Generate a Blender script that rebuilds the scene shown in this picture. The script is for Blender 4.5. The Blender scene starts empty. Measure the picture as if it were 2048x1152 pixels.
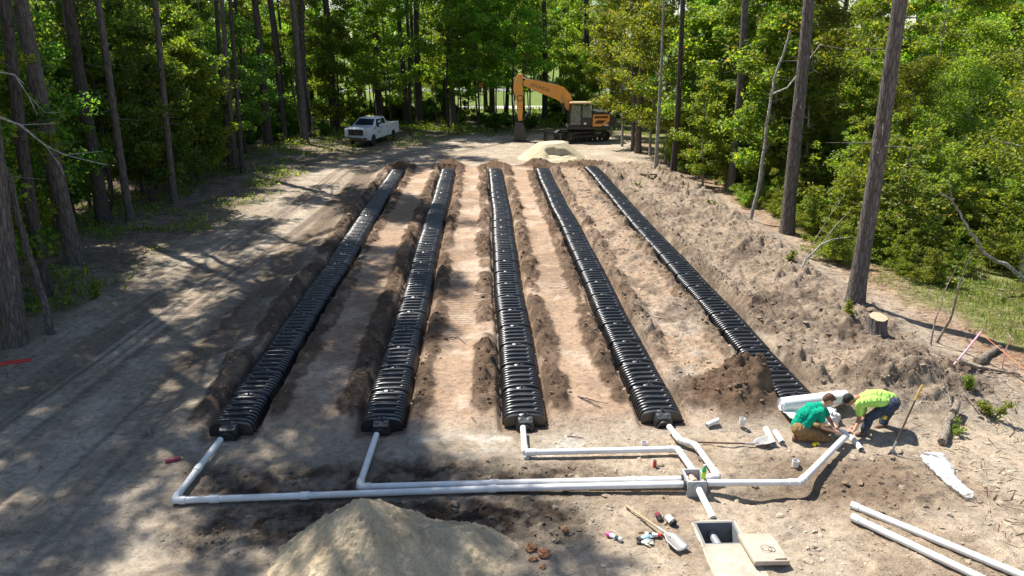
import bpy, math, random
import numpy as np
from mathutils import Vector, Matrix, Quaternion
random.seed(7)
SC = bpy.context.scene
COL = SC.collection
R = math.radians

# ------------------------------------------------------------------ camera, sky, sun, exposure
CAM_H, FPX, PITCH, YAW = 7.4, 1470.0, R(18.4), R(2.29)
cam_d = bpy.data.cameras.new('camera'); cam = bpy.data.objects.new('camera', cam_d); COL.objects.link(cam)
cam.location = (0, 0, CAM_H); cam.rotation_euler = (math.pi/2 - PITCH, 0, -YAW)
cam_d.sensor_width = 36; cam_d.lens = FPX/2048*36; cam_d.clip_end = 2000; cam_d.clip_start = 0.1
SC.camera = cam
SUN_AZ, SUN_EL = R(-42), R(57)
world = bpy.data.worlds.new('World'); SC.world = world; world.use_nodes = True
wn = world.node_tree.nodes; wl = world.node_tree.links
sky = wn.new('ShaderNodeTexSky'); sky.sky_type = 'NISHITA'; sky.sun_disc = False
sky.sun_elevation = SUN_EL; sky.sun_rotation = SUN_AZ; sky.air_density = 1.0; sky.dust_density = 0.6
bg = wn['Background']; bg.inputs['Strength'].default_value = 0.09
wl.new(sky.outputs[0], bg.inputs['Color'])
sun_d = bpy.data.lights.new('sun', 'SUN'); sun_d.energy = 5.0; sun_d.angle = R(0.55); sun_d.color = (1.0, 0.955, 0.88)
sun = bpy.data.objects.new('sun', sun_d); COL.objects.link(sun)
SV = Vector((math.sin(SUN_AZ)*math.cos(SUN_EL), math.cos(SUN_AZ)*math.cos(SUN_EL), math.sin(SUN_EL)))
sun.rotation_euler = SV.to_track_quat('Z', 'Y').to_euler(); sun.location = SV*60
SC.view_settings.view_transform = 'Standard'; SC.view_settings.look = 'None'
SC.view_settings.exposure = 0.9; SC.view_settings.gamma = 1.0
SC.view_settings.use_curve_mapping = False
SC.cycles.max_bounces = 7; SC.cycles.diffuse_bounces = 3; SC.cycles.glossy_bounces = 3; SC.cycles.transmission_bounces = 5; SC.cycles.transparent_max_bounces = 8

# ------------------------------------------------------------------ survey helpers: a bearing in the photograph turned into a point of the place
_cy, _sy, _cp, _sp = math.cos(YAW), math.sin(YAW), math.cos(PITCH), math.sin(PITCH)
FW = Vector((_sy*_cp, _cy*_cp, -_sp)); RT = Vector((_cy, -_sy, 0)); UP = RT.cross(FW)
def ray(x, y): return FW + RT*((x-1024)/FPX) - UP*((y-576)/FPX)
def G(x, y, z=0.0):
    d = ray(x, y); t = (z-CAM_H)/d.z
    return Vector((0, 0, CAM_H)) + d*t
def AT(x, y, Y):
    d = ray(x, y)
    return Vector((0, 0, CAM_H)) + d*(Y/d.y)

# ------------------------------------------------------------------ noise
_pt = np.random.RandomState(3).rand(65536)
def vnoise(x, y, s=0):
    xi = np.floor(x).astype(np.int64); yi = np.floor(y).astype(np.int64)
    fx = x-xi; fy = y-yi; fx = fx*fx*(3-2*fx); fy = fy*fy*(3-2*fy)
    def h(a, b): return _pt[((a*73856093) ^ (b*19349663) ^ (s*83492791)) & 65535]
    return (h(xi, yi)*(1-fx)+h(xi+1, yi)*fx)*(1-fy) + (h(xi, yi+1)*(1-fx)+h(xi+1, yi+1)*fx)*fy
def fbm(x, y, s=0, o=4, g=0.5):
    r = 0; a = 1; t = 0
    for i in range(o):
        c, n = math.cos(i*0.9+0.4), math.sin(i*0.9+0.4)
        r = r + a*vnoise((x*c-y*n)*2**i, (x*n+y*c)*2**i, s+i*17); t += a; a *= g
    return r/t
def sst(a, b, x):
    t = np.clip((x-a)/(b-a), 0, 1); return t*t*(3-2*t)

# ------------------------------------------------------------------ mesh helpers
def mk_mesh(name, V, quads=None, smooth=False):
    V = np.asarray(V, dtype=np.float32); quads = np.asarray(quads, dtype=np.int32)
    k = quads.shape[1]
    me = bpy.data.meshes.new(name)
    me.vertices.add(len(V)); me.vertices.foreach_set('co', V.ravel())
    me.loops.add(quads.size); me.loops.foreach_set('vertex_index', quads.ravel())
    me.polygons.add(len(quads)); me.polygons.foreach_set('loop_start', np.arange(0, quads.size, k, dtype=np.int32))
    me.polygons.foreach_set('loop_total', np.full(len(quads), k, dtype=np.int32))
    me.polygons.foreach_set('use_smooth', np.full(len(quads), smooth, dtype=bool))
    me.update(calc_edges=True)
    return me
def fattr(me, name, vals, dom='FACE'):
    a = me.attributes.new(name, 'FLOAT', dom); a.data.foreach_set('value', np.asarray(vals, dtype=np.float32))
def link(name, me, mat=None, parent=None, loc=None):
    o = bpy.data.objects.new(name, me); COL.objects.link(o)
    if mat is not None and me is not None and not me.materials: me.materials.append(mat)
    if parent is not None: o.parent = parent
    if loc is not None: o.location = loc
    return o
def tag(o, label, cat, group=None, kind=None):
    if label: o['label'] = label
    if cat: o['category'] = cat
    if group: o['group'] = group
    if kind: o['kind'] = kind
    return o
def empty(name, loc=(0, 0, 0), rz=0, label=None, cat=None, group=None):
    o = bpy.data.objects.new(name, None); COL.objects.link(o)
    o.location = loc; o.rotation_euler = (0, 0, rz); o.empty_display_size = 0.2
    return tag(o, label, cat, group)
def copy_tree(o, parent=None):
    c = o.copy(); COL.objects.link(c); c.parent = parent
    for ch in list(o.children): copy_tree(ch, c)
    return c

class MB:
    def __init__(s): s.v = []; s.f = []
    def add(s, vs, fs):
        b = len(s.v); s.v += [tuple(p) for p in vs]; s.f += [tuple(b+i for i in f) for f in fs]; return s
    def box(s, c, d, ch=0.0, rot=None):
        c = Vector(c); hx, hy, hz = d[0]/2, d[1]/2, d[2]/2
        if ch <= 0:
            vs = [Vector((a*hx, b*hy, e*hz)) for e in (-1, 1) for (a, b) in ((-1, -1), (1, -1), (1, 1), (-1, 1))]
            fs = [(3, 2, 1, 0), (4, 5, 6, 7), (0, 1, 5, 4), (1, 2, 6, 5), (2, 3, 7, 6), (3, 0, 4, 7)]
        else:
            ch = min(ch, hx*.9, hy*.9, hz*.9)
            ring = lambda x, y, z: [Vector(p) for p in ((-x+ch, -y, z), (x-ch, -y, z), (x, -y+ch, z), (x, y-ch, z), (x-ch, y, z), (-x+ch, y, z), (-x, y-ch, z), (-x, -y+ch, z))]
            r = [ring(hx-ch*.7, hy-ch*.7, -hz), ring(hx, hy, -hz+ch), ring(hx, hy, hz-ch), ring(hx-ch*.7, hy-ch*.7, hz)]
            vs = sum(r, []); fs = [tuple(range(7, -1, -1)), tuple(range(24, 32))]
            for k in range(3):
                for i in range(8): j = (i+1) % 8; fs.append((k*8+i, k*8+j, k*8+8+j, k*8+8+i))
        M = rot.to_3x3() if rot is not None else Matrix.Identity(3)
        return s.add([c+M@v for v in vs], fs)
    def tube(s, pts, rad, n=8, cap=True):
        pts = [Vector(p) for p in pts]
        if not hasattr(rad, '__len__'): rad = [rad]*len(pts)
        vs = []; prev = None
        for i, p in enumerate(pts):
            t = (pts[min(i+1, len(pts)-1)]-pts[max(i-1, 0)]).normalized()
            if prev is None:
                a = Vector((0, 0, 1)) if abs(t.z) < .9 else Vector((1, 0, 0)); u = t.cross(a).normalized()
            else: u = (prev-t*prev.dot(t)).normalized()
            prev = u; w = t.cross(u)
            for k in range(n):
                an = 2*math.pi*k/n; vs.append(p+(u*math.cos(an)+w*math.sin(an))*rad[i])
        fs = []
        for i in range(len(pts)-1):
            for k in range(n): j = (k+1) % n; fs.append((i*n+k, i*n+j, i*n+n+j, i*n+n+k))
        if cap: fs += [tuple(range(n-1, -1, -1)), tuple(range((len(pts)-1)*n, len(pts)*n))]
        return s.add(vs, fs)
    def pipe(s, a, b, ro, ri, n=16):
        a, b = Vector(a), Vector(b); t = (b-a).normalized()
        u = t.cross(Vector((0, 0, 1)) if abs(t.z) < .9 else Vector((1, 0, 0))).normalized(); w = t.cross(u)
        vs = []
        for p, r in ((a, ri), (a, ro), (b, ro), (b, ri)):
            vs += [p+(u*math.cos(2*math.pi*k/n)+w*math.sin(2*math.pi*k/n))*r for k in range(n)]
        fs = []
        for i in range(4):
            q = (i+1) % 4
            for k in range(n): j = (k+1) % n; fs.append((i*n+k, i*n+j, q*n+j, q*n+k))
        return s.add(vs, fs)
    def lathe(s, prof, n=16, M=None, cap=True):
        M = M or Matrix.Identity(4); vs = []
        for r, z in prof: vs += [M@Vector((r*math.cos(2*math.pi*k/n), r*math.sin(2*math.pi*k/n), z)) for k in range(n)]
        fs = []
        for i in range(len(prof)-1):
            for k in range(n): j = (k+1) % n; fs.append((i*n+k, i*n+j, i*n+n+j, i*n+n+k))
        if cap: fs += [tuple(range(n-1, -1, -1)), tuple(range((len(prof)-1)*n, len(prof)*n))]
        return s.add(vs, fs)
    def prism(s, outl, y0, y1, M=None, inset=0.0):
        # outline in x,z extruded along y
        M = M or Matrix.Identity(4); n = len(outl)
        cx = sum(p[0] for p in outl)/n; cz = sum(p[1] for p in outl)/n
        vs = [M@Vector((x, y0, z)) for x, z in outl]+[M@Vector((x, y1, z)) for x, z in outl]
        fs = [tuple(range(n)), tuple(range(2*n-1, n-1, -1))]+[(i, i+n, (i+1) % n+n, (i+1) % n) for i in range(n)]
        return s.add(vs, fs)
    def mesh(s, name='m', smooth=False, auto=None):
        me = bpy.data.meshes.new(name); me.from_pydata(s.v, [], s.f); me.update()
        import bmesh
        bm = bmesh.new(); bm.from_mesh(me); bmesh.ops.recalc_face_normals(bm, faces=bm.faces)
        if auto is not None:
            for e in bm.edges: e.smooth = (len(e.link_faces) == 2 and e.calc_face_angle(9) < auto)
        bm.to_mesh(me); bm.free()
        if smooth or auto is not None: me.polygons.foreach_set('use_smooth', [True]*len(me.polygons))
        return me
    def build(s, name, mat, parent=None, smooth=False, auto=None, loc=None):
        return link(name, s.mesh(name, smooth, auto), mat, parent, loc)

# ------------------------------------------------------------------ materials
def _new(name):
    m = bpy.data.materials.new(name); m.use_nodes = True
    nt = m.node_tree; return m, nt, nt.nodes, nt.links, nt.nodes['Principled BSDF']
def coords(nd, lk, kind='Object', scale=(1, 1, 1)):
    tc = nd.new('ShaderNodeTexCoord'); mp = nd.new('ShaderNodeMapping'); mp.inputs['Scale'].default_value = scale
    lk.new(tc.outputs[kind], mp.inputs['Vector']); return mp.outputs[0]
def noise(nd, lk, vec, scale, detail=5, rough=0.6):
    n = nd.new('ShaderNodeTexNoise'); n.inputs['Scale'].default_value = scale; n.inputs['Detail'].default_value = detail
    n.inputs['Roughness'].default_value = rough
    if vec is not None: lk.new(vec, n.inputs['Vector'])
    return n
def ramp(nd, lk, fac, stops):
    r = nd.new('ShaderNodeValToRGB'); e = r.color_ramp.elements
    while len(e) < len(stops): e.new(0.5)
    for i, (p, c) in enumerate(stops): e[i].position = p; e[i].color = (*c, 1)
    lk.new(fac, r.inputs[0]); return r
def mix(nd, lk, fac, a, b, mode='MIX'):
    m = nd.new('ShaderNodeMix'); m.data_type = 'RGBA'; m.blend_type = mode
    for sock, v in ((m.inputs[0], fac), (m.inputs[6], a), (m.inputs[7], b)):
        if hasattr(v, 'is_output'): lk.new(v, sock)
        elif isinstance(v, (int, float)): sock.default_value = v
        else: sock.default_value = (*v, 1)
    return m.outputs[2]
def bump(nd, lk, height, strength, dist, prev=None):
    b = nd.new('ShaderNodeBump'); b.inputs['Strength'].default_value = strength; b.inputs['Distance'].default_value = dist
    lk.new(height, b.inputs['Height'])
    if prev is not None: lk.new(prev, b.inputs['Normal'])
    return b.outputs[0]
def plain(name, c, rough=0.5, metal=0.0, var=0.12, scale=6.0, dirt=None, dirt_amt=0.5, bmp=0.0, spec=0.5, coat=0.0):
    m, nt, nd, lk, b = _new(name)
    v = coords(nd, lk); n = noise(nd, lk, v, scale, 6, 0.65)
    lo = tuple(x*(1-var) for x in c); hi = tuple(min(1, x*(1+var)) for x in c)
    col = ramp(nd, lk, n.outputs[0], [(0.3, lo), (0.7, hi)]).outputs[0]
    if dirt:
        n2 = noise(nd, lk, v, scale*0.45, 8, 0.75)
        f = ramp(nd, lk, n2.outputs[0], [(0.52-0.25*dirt_amt, (0, 0, 0)), (0.78, (dirt_amt,)*3)]).outputs[0]
        col = mix(nd, lk, f, col, dirt)
    lk.new(col, b.inputs['Base Color'])
    rr = ramp(nd, lk, n.outputs[0], [(0.3, (max(0, rough-.08),)*3), (0.7, (min(1, rough+.08),)*3)])
    lk.new(rr.outputs[0], b.inputs['Roughness']); b.inputs['Metallic'].default_value = metal
    b.inputs['Specular IOR Level'].default_value = spec; b.inputs['Coat Weight'].default_value = coat
    if bmp > 0:
        n3 = noise(nd, lk, v, scale*8, 4, 0.6); lk.new(bump(nd, lk, n3.outputs[0], bmp, 0.01), b.inputs['Normal'])
    return m
def cloth(name, c, dirt=None, amt=.3):
    m, nt, nd, lk, b = _new(name); v = coords(nd, lk); n = noise(nd, lk, v, 9, 5, .6)
    w = nd.new('ShaderNodeTexWave'); w.inputs['Scale'].default_value = 3.2; w.inputs['Distortion'].default_value = 9; w.inputs['Detail'].default_value = 3; w.inputs['Detail Scale'].default_value = 1.4; lk.new(v, w.inputs['Vector'])
    col = ramp(nd, lk, n.outputs[0], [(.3, tuple(x*.8 for x in c)), (.7, tuple(min(1, x*1.12) for x in c))]).outputs[0]
    if dirt:
        n2 = noise(nd, lk, v, 4, 8, .75); f = ramp(nd, lk, n2.outputs[0], [(.48, (0, 0, 0)), (.72, (amt,)*3)]).outputs[0]; col = mix(nd, lk, f, col, dirt)
    lk.new(col, b.inputs['Base Color']); b.inputs['Roughness'].default_value = .92; b.inputs['Specular IOR Level'].default_value = .2
    b1 = bump(nd, lk, w.outputs[1], .6, .03); n3 = noise(nd, lk, v, 14, 4, .5); lk.new(bump(nd, lk, n3.outputs[0], .6, .03, b1), b.inputs['Normal']); return m
def leaf_mat(name, stops, trans=0.45, rough=0.45, spec=0.3):
    m, nt, nd, lk, b = _new(name)
    a = nd.new('ShaderNodeAttribute'); a.attribute_name = 'rnd'
    col = ramp(nd, lk, a.outputs['Fac'], stops).outputs[0]
    oi = nd.new('ShaderNodeObjectInfo')
    hs = nd.new('ShaderNodeHueSaturation')
    ma = nd.new('ShaderNodeMapRange'); ma.inputs[3].default_value = 0.475; ma.inputs[4].default_value = 0.52
    mb = nd.new('ShaderNodeMapRange'); mb.inputs[3].default_value = 0.75; mb.inputs[4].default_value = 1.25
    lk.new(oi.outputs['Random'], ma.inputs[0]); lk.new(oi.outputs['Random'], mb.inputs[0])
    lk.new(ma.outputs[0], hs.inputs['Hue']); lk.new(mb.outputs[0], hs.inputs['Value']); lk.new(col, hs.inputs['Color'])
    lk.new(hs.outputs[0], b.inputs['Base Color']); b.inputs['Roughness'].default_value = rough
    b.inputs['Specular IOR Level'].default_value = spec
    t = nd.new('ShaderNodeBsdfTranslucent')
    tc = mix(nd, lk, 1.0, hs.outputs[0], (2.1, 1.95, 0.6), 'MULTIPLY'); lk.new(tc, t.inputs['Color'])
    ms = nd.new('ShaderNodeMixShader'); ms.inputs[0].default_value = trans
    lk.new(b.outputs[0], ms.inputs[1]); lk.new(t.outputs[0], ms.inputs[2])
    lk.new(ms.outputs[0], nd['Material Output'].inputs['Surface'])
    return m
def bark_mat(name, dark, light, sx=9.0, sz=1.6, blotch=None):
    m, nt, nd, lk, b = _new(name)
    v = coords(nd, lk, 'Object', (sx, sx, sz))
    vo = nd.new('ShaderNodeTexVoronoi'); vo.feature = 'DISTANCE_TO_EDGE'; vo.inputs['Scale'].default_value = 2.3
    n0 = noise(nd, lk, v, 1.4, 4, 0.6)
    vv = mix(nd, lk, 0.4, v, n0.outputs['Color']); lk.new(vv, vo.inputs['Vector'])
    n = noise(nd, lk, v, 2.0, 7, 0.7)
    e = ramp(nd, lk, vo.outputs['Distance'], [(0.0, (0, 0, 0)), (0.16, (1, 1, 1))]).outputs[0]
    c = ramp(nd, lk, n.outputs[0], [(0.3, dark), (0.72, light)]).outputs[0]
    e2 = mix(nd, lk, .55, (1, 1, 1), e); c = mix(nd, lk, e2, tuple(x*0.4 for x in dark), c)
    if blotch:
        v2 = coords(nd, lk, 'Object', (1.2, 1.2, .5)); n2 = noise(nd, lk, v2, 1.5, 5, 0.7)
        f = ramp(nd, lk, n2.outputs[0], [(0.5, (0, 0, 0)), (0.62, (.75,)*3)]).outputs[0]; c = mix(nd, lk, f, c, blotch)
    lk.new(c, b.inputs['Base Color']); b.inputs['Roughness'].default_value = 0.9; b.inputs['Specular IOR Level'].default_value = 0.15
    hsum = mix(nd, lk, 0.5, e, n.outputs['Color'])
    lk.new(bump(nd, lk, hsum, 0.9, 0.035), b.inputs['Normal'])
    return m
M = {}
M['bark'] = bark_mat('pine_bark', (.08, .068, .062), (.25, .215, .195))
M['bark_dark'] = bark_mat('dark_bark', (.05, .042, .038), (.15, .125, .11))
M['bark_pale'] = bark_mat('pale_bark', (.27, .25, .22), (.54, .51, .46), 6, 2.0, (.17, .16, .13))
M['bark_white'] = bark_mat('white_bark', (.42, .40, .37), (.66, .64, .60), 5, 2.5, (.22, .21, .18))
M['dead'] = bark_mat('dead_wood', (.20, .16, .12), (.42, .36, .29), 12, 2)
M['leaf_dark'] = leaf_mat('leaf_dark', [(0, (.04, .09, .028)), (.45, (.09, .18, .04)), (.85, (.165, .27, .06)), (1, (.27, .29, .07))], .6)
M['leaf_mid'] = leaf_mat('leaf_mid', [(0, (.06, .125, .022)), (.45, (.13, .24, .038)), (.85, (.22, .34, .055)), (1, (.31, .33, .07))], .6)
M['leaf_bright'] = leaf_mat('leaf_bright', [(0, (.06, .11, .018)), (.4, (.13, .20, .03)), (.8, (.22, .28, .045)), (.96, (.29, .29, .06)), (1, (.34, .17, .05))], .5)
M['leaf_bush'] = leaf_mat('leaf_bush', [(0, (.07, .12, .022)), (.5, (.16, .235, .036)), (.85, (.24, .31, .05)), (1, (.32, .33, .08))], .5)
M['needle'] = leaf_mat('needle', [(0, (.022, .042, .018)), (.6, (.045, .075, .025)), (1, (.10, .11, .035))], .3)
M['grass'] = leaf_mat('grass', [(0, (.06, .11, .02)), (.5, (.13, .19, .035)), (.85, (.21, .25, .06)), (1, (.32, .28, .13))], .35)
def chamber_mat():
    m, nt, nd, lk, b = _new('black_plastic')
    v = coords(nd, lk, 'Object'); oi = nd.new('ShaderNodeObjectInfo')
    n = noise(nd, lk, v, 3.5, 7, 0.7); g = nd.new('ShaderNodeNewGeometry')
    n4 = nd.new('ShaderNodeTexNoise'); n4.inputs['Scale'].default_value = 2.2; n4.inputs['Detail'].default_value = 8
    lk.new(g.outputs['Position'], n4.inputs['Vector'])
    f = ramp(nd, lk, n4.outputs[0], [(0.52, (0, 0, 0)), (0.80, (.38,)*3)]).outputs[0]
    c = mix(nd, lk, f, (.012, .0125, .0145), (.075, .062, .05))
    lk.new(c, b.inputs['Base Color'])
    rr = ramp(nd, lk, n4.outputs[0], [(0.3, (.28,)*3), (0.75, (.46,)*3)]); lk.new(rr.outputs[0], b.inputs['Roughness'])
    b.inputs['Specular IOR Level'].default_value = 1.0
    lk.new(bump(nd, lk, n.outputs[0], 0.12, 0.01), b.inputs['Normal'])
    return m
M['chamber'] = chamber_mat()
M['pvc'] = plain('pvc_white', (.78, .79, .78), .35, var=.04, scale=5.0, dirt=(.42, .33, .24), dirt_amt=.62)
M['concrete'] = plain('concrete', (.50, .48, .44), .85, var=.12, scale=9, dirt=(.33, .27, .20), dirt_amt=.5, bmp=.25)
M['grey_box'] = plain('grey_box', (.42, .425, .42), .6, var=.08, scale=9, dirt=(.33, .27, .20), dirt_amt=.35, bmp=.1)
M['slab'] = plain('slab', (.52, .47, .39), .9, var=.2, scale=5, dirt=(.30, .22, .15), dirt_amt=1.0, bmp=.35)
M['black'] = plain('black_rubber', (.018, .018, .019), .6, var=.3, dirt=(.10, .08, .06), dirt_amt=.35)
M['steel'] = plain('shovel_steel', (.42, .42, .40), .5, .35, var=.2, dirt=(.36, .29, .21), dirt_amt=.7)
M['wood'] = plain('handle_wood', (.48, .33, .17), .6, var=.2, scale=9, dirt=(.30, .22, .15), dirt_amt=.5)
M['darkwood'] = plain('dark_handle', (.09, .055, .035), .6, var=.3, scale=9)
M['white_cloth'] = plain('white_cloth', (.78, .79, .80), .9, var=.04, dirt=(.55, .48, .4), dirt_amt=.3, bmp=.1)
M['red'] = plain('red_paint', (.55, .03, .025), .45, var=.15, dirt=(.35, .2, .15), dirt_amt=.4)
M['pink'] = plain('pink_cap', (.85, .06, .38), .4, var=.05)
M['pinkstake'] = plain('pink_stake', (.80, .42, .50), .7, var=.12, scale=14)
M['orange_line'] = plain('orange_line', (.85, .25, .07), .6, var=.05)
M['yellow'] = plain('yellow_plastic', (.80, .62, .03), .45, var=.1)
M['glove'] = plain('glove_cloth', (.30, .40, .44), .9, var=.2, scale=30)
M['brown_red'] = plain('brick_clod', (.34, .16, .075), .95, var=.35, scale=14, bmp=.5)
M['clod'] = plain('soil_clod', (.20, .155, .115), .97, var=.35, scale=3, bmp=.5)
M['excav'] = plain('excavator_orange', (.80, .34, .04), .42, var=.08, scale=3, dirt=(.40, .27, .15), dirt_amt=.35, coat=.1)
M['excav_dark'] = plain('excavator_dark', (.026, .027, .029), .45, var=.25, scale=4, dirt=(.12, .10, .08), dirt_amt=.4)
M['truckwhite'] = plain('truck_white', (.78, .80, .82), .22, var=.02, scale=2, dirt=(.5, .45, .38), dirt_amt=.22, coat=.5)
M['chrome'] = plain('chrome', (.62, .63, .65), .16, 1.0, var=.05)
M['rimmetal'] = plain('rim_metal', (.35, .36, .37), .35, .8, var=.1)
def glass(name, c=(.02, .025, .028), tr=0.0):
    m, nt, nd, lk, b = _new(name); v = coords(nd, lk); n = noise(nd, lk, v, 2, 3)
    col = ramp(nd, lk, n.outputs[0], [(0.3, c), (0.7, tuple(x*1.4 for x in c))]); lk.new(col.outputs[0], b.inputs['Base Color'])
    b.inputs['Roughness'].default_value = 0.06; b.inputs['Specular IOR Level'].default_value = 0.12
    b.inputs['Transmission Weight'].default_value = tr; b.inputs['IOR'].default_value = 1.45; return m
M['glass'] = glass('dark_glass')
M['cabglass'] = glass('cab_glass', (.55, .62, .58), .85)
M['lamp'] = plain('lamp_lens', (.75, .76, .74), .12, var=.05)
M['amber'] = plain('amber_lens', (.7, .22, .03), .2, var=.05)
M['skin'] = plain('skin', (.50, .27, .18), .55, var=.10, scale=12)
M['skin2'] = plain('skin_tan', (.36, .19, .12), .55, var=.10, scale=12)
M['tee_green'] = cloth('green_cotton', (.0, .31, .19), (.05, .20, .14), .4)
M['tee_lime'] = cloth('lime_cotton', (.47, .80, .16), (.38, .60, .16), .4)
M['khaki'] = cloth('brown_canvas', (.25, .155, .062), (.36, .28, .2), .45)
M['denim'] = cloth('denim', (.05, .065, .095), (.26, .24, .22), .5)
M['boot'] = plain('boot_leather', (.12, .065, .04), .7, var=.25, scale=14, dirt=(.3, .24, .18), dirt_amt=.4)
M['hair'] = plain('brown_hair', (.10, .045, .022), .6, var=.35, scale=40, bmp=.5)
M['cap'] = plain('black_cap', (.015, .016, .018), .85, var=.2, scale=14)
M['asphalt'] = plain('asphalt', (.20, .20, .20), .9, var=.12, scale=.6)
M['sign_red'] = plain('sign_red', (.62, .03, .03), .5, var=.05)
M['sign_white'] = plain('sign_white', (.78, .78, .78), .5, var=.03)
M['endgrain'] = plain('cut_wood', (.46, .35, .23), .85, var=.15, scale=16)
def bottle_mat(name, c):
    m, nt, nd, lk, b = _new(name); v = coords(nd, lk); n = noise(nd, lk, v, 9, 3)
    col = ramp(nd, lk, n.outputs[0], [(0.3, c), (0.7, tuple(min(1, x*1.2) for x in c))]); lk.new(col.outputs[0], b.inputs['Base Color'])
    b.inputs['Roughness'].default_value = 0.12; b.inputs['Transmission Weight'].default_value = 0.35; return m
M['bottle_green'] = bottle_mat('bottle_green', (.02, .55, .12))
M['bottle_lime'] = bottle_mat('bottle_lime', (.55, .85, .05))
M['bottle_red'] = bottle_mat('bottle_red', (.36, .06, .09))
def film_mat():
    m, nt, nd, lk, b = _new('clear_film'); v = coords(nd, lk); n = noise(nd, lk, v, 7, 6, .7)
    b.inputs['Base Color'].default_value = (.88, .90, .92, 1); b.inputs['Roughness'].default_value = 0.22
    f = ramp(nd, lk, n.outputs[0], [(0.35, (.18,)*3), (0.65, (.75,)*3)]); lk.new(f.outputs[0], b.inputs['Alpha'])
    lk.new(bump(nd, lk, n.outputs[0], .6, .03), b.inputs['Normal']); return m
M['film'] = film_mat()
M['rust'] = plain('rusty_fitting', (.62, .36, .28), .5, var=.15, scale=20)
M['glove2'] = plain('glove_pale', (.62, .64, .52), .9, var=.2, scale=30)
M['gravelmat'] = plain('pale_gravel', (.55, .52, .46), .95, var=.15, scale=1.5)
M['tank_wall'] = plain('tank_wall', (.20, .205, .21), .8, var=.15, scale=6, dirt=(.12, .11, .10), dirt_amt=.5)  # wall colour darkened for the shade inside the opening
M['pipe_shaded'] = plain('pipe_shaded', (.26, .27, .28), .5, var=.15)  # pipe colour darkened, the tank's inner shade is put into it
M['tankwater'] = plain('tank_water', (.10, .105, .10), .12, var=.2)
# ------------------------------------------------------------------ layout of the drain field
ROWX = [-5.10, -2.10, 0.80, 3.63, 6.72]
ROWY0 = [13.30, 13.35, 13.40, 13.45, 14.15]
NCH = [25, 25, 25, 25, 25]
PITCHL = 1.245
def rowx(i, y): return ROWX[i] + 0.028*np.sin(np.asarray(y)*0.31+i*1.9)*sst(14, 20, np.asarray(y, dtype=float)) + 0.014*np.sin(np.asarray(y)*0.83+i*2.7)*sst(14, 20, np.asarray(y, dtype=float))
PZ = 0.065
def P2(l): return [G(x, y, z) for x, y, z in l]
RUNS = [
    P2([(441, 879, .13), (347, 1001, PZ), (618, 991, PZ), (995, 977, PZ), (1385, 968, PZ+.05)]),
    P2([(753, 869, .13), (718, 974, PZ), (1000, 966, PZ), (1375, 958, PZ+.06)]),
    P2([(1046, 855, .13), (1050, 905, .10), (1356, 898, .10), (1388, 944, .13)]),
    P2([(1338, 853, .13), (1360, 881, .10), (1392, 890, .10), (1436, 953, .12), (1404, 958, .13)]),
    P2([(1404, 966, .15), (1600, 965, .14), (1692, 872, .16)]),
    P2([(1394, 972, .15), (1426, 1036, .02)]),
]
def seg_dist(x, y, pts):
    d = np.full(x.shape, 1e9)
    for a, b in zip(pts[:-1], pts[1:]):
        ax, ay = a[0], a[1]; bx, by = b[0]-ax, b[1]-ay; L = bx*bx+by*by
        t = np.clip(((x-ax)*bx+(y-ay)*by)/max(L, 1e-9), 0, 1)
        d = np.minimum(d, np.hypot(x-ax-t*bx, y-ay-t*by))
    return d
def road_x(y): return -8.6+1.2*np.sin((y-20)*0.05) + 10*sst(44, 66, y)
MOUNDS = [  # x, y, height, radius
    (5.40, 14.25, .85, .85), (5.85, 14.45, .5, .6), (-5.1, 46.0, .55, .9), (-2.1, 46.0, .75, .95), (0.8, 46.1, .45, .9),
    (3.5, 46.2, .55, 1.1), (6.0, 46.3, .45, 1.3), (7.2, 46.2, .3, .8), (10.2, 31.0, .6, 1.2), (10.0, 26.2, .5, 1.3), (9.6, 22.2, .4, 1.2),
    (9.3, 18.4, .35, 1.1), (9.6, 15.2, .5, 1.2), (8.9, 14.6, .4, .9), (10.4, 36, .6, 1.3), (9.8, 41, .5, 1.4), (5.3, 20.0, .30, .55), (5.35, 24.5, .28, .6),
    (5.2, 29.0, .25, .6), (5.3, 35, .3, .7), (-6.6, 20.5, .28, .8), (-6.5, 26.0, .3, .8), (-6.6, 16.4, .25, .9), (-6.4, 33, .3, .9), (-3.6, 17.8, .14, .6), (10.9, 43.6, .35, .8)]
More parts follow.
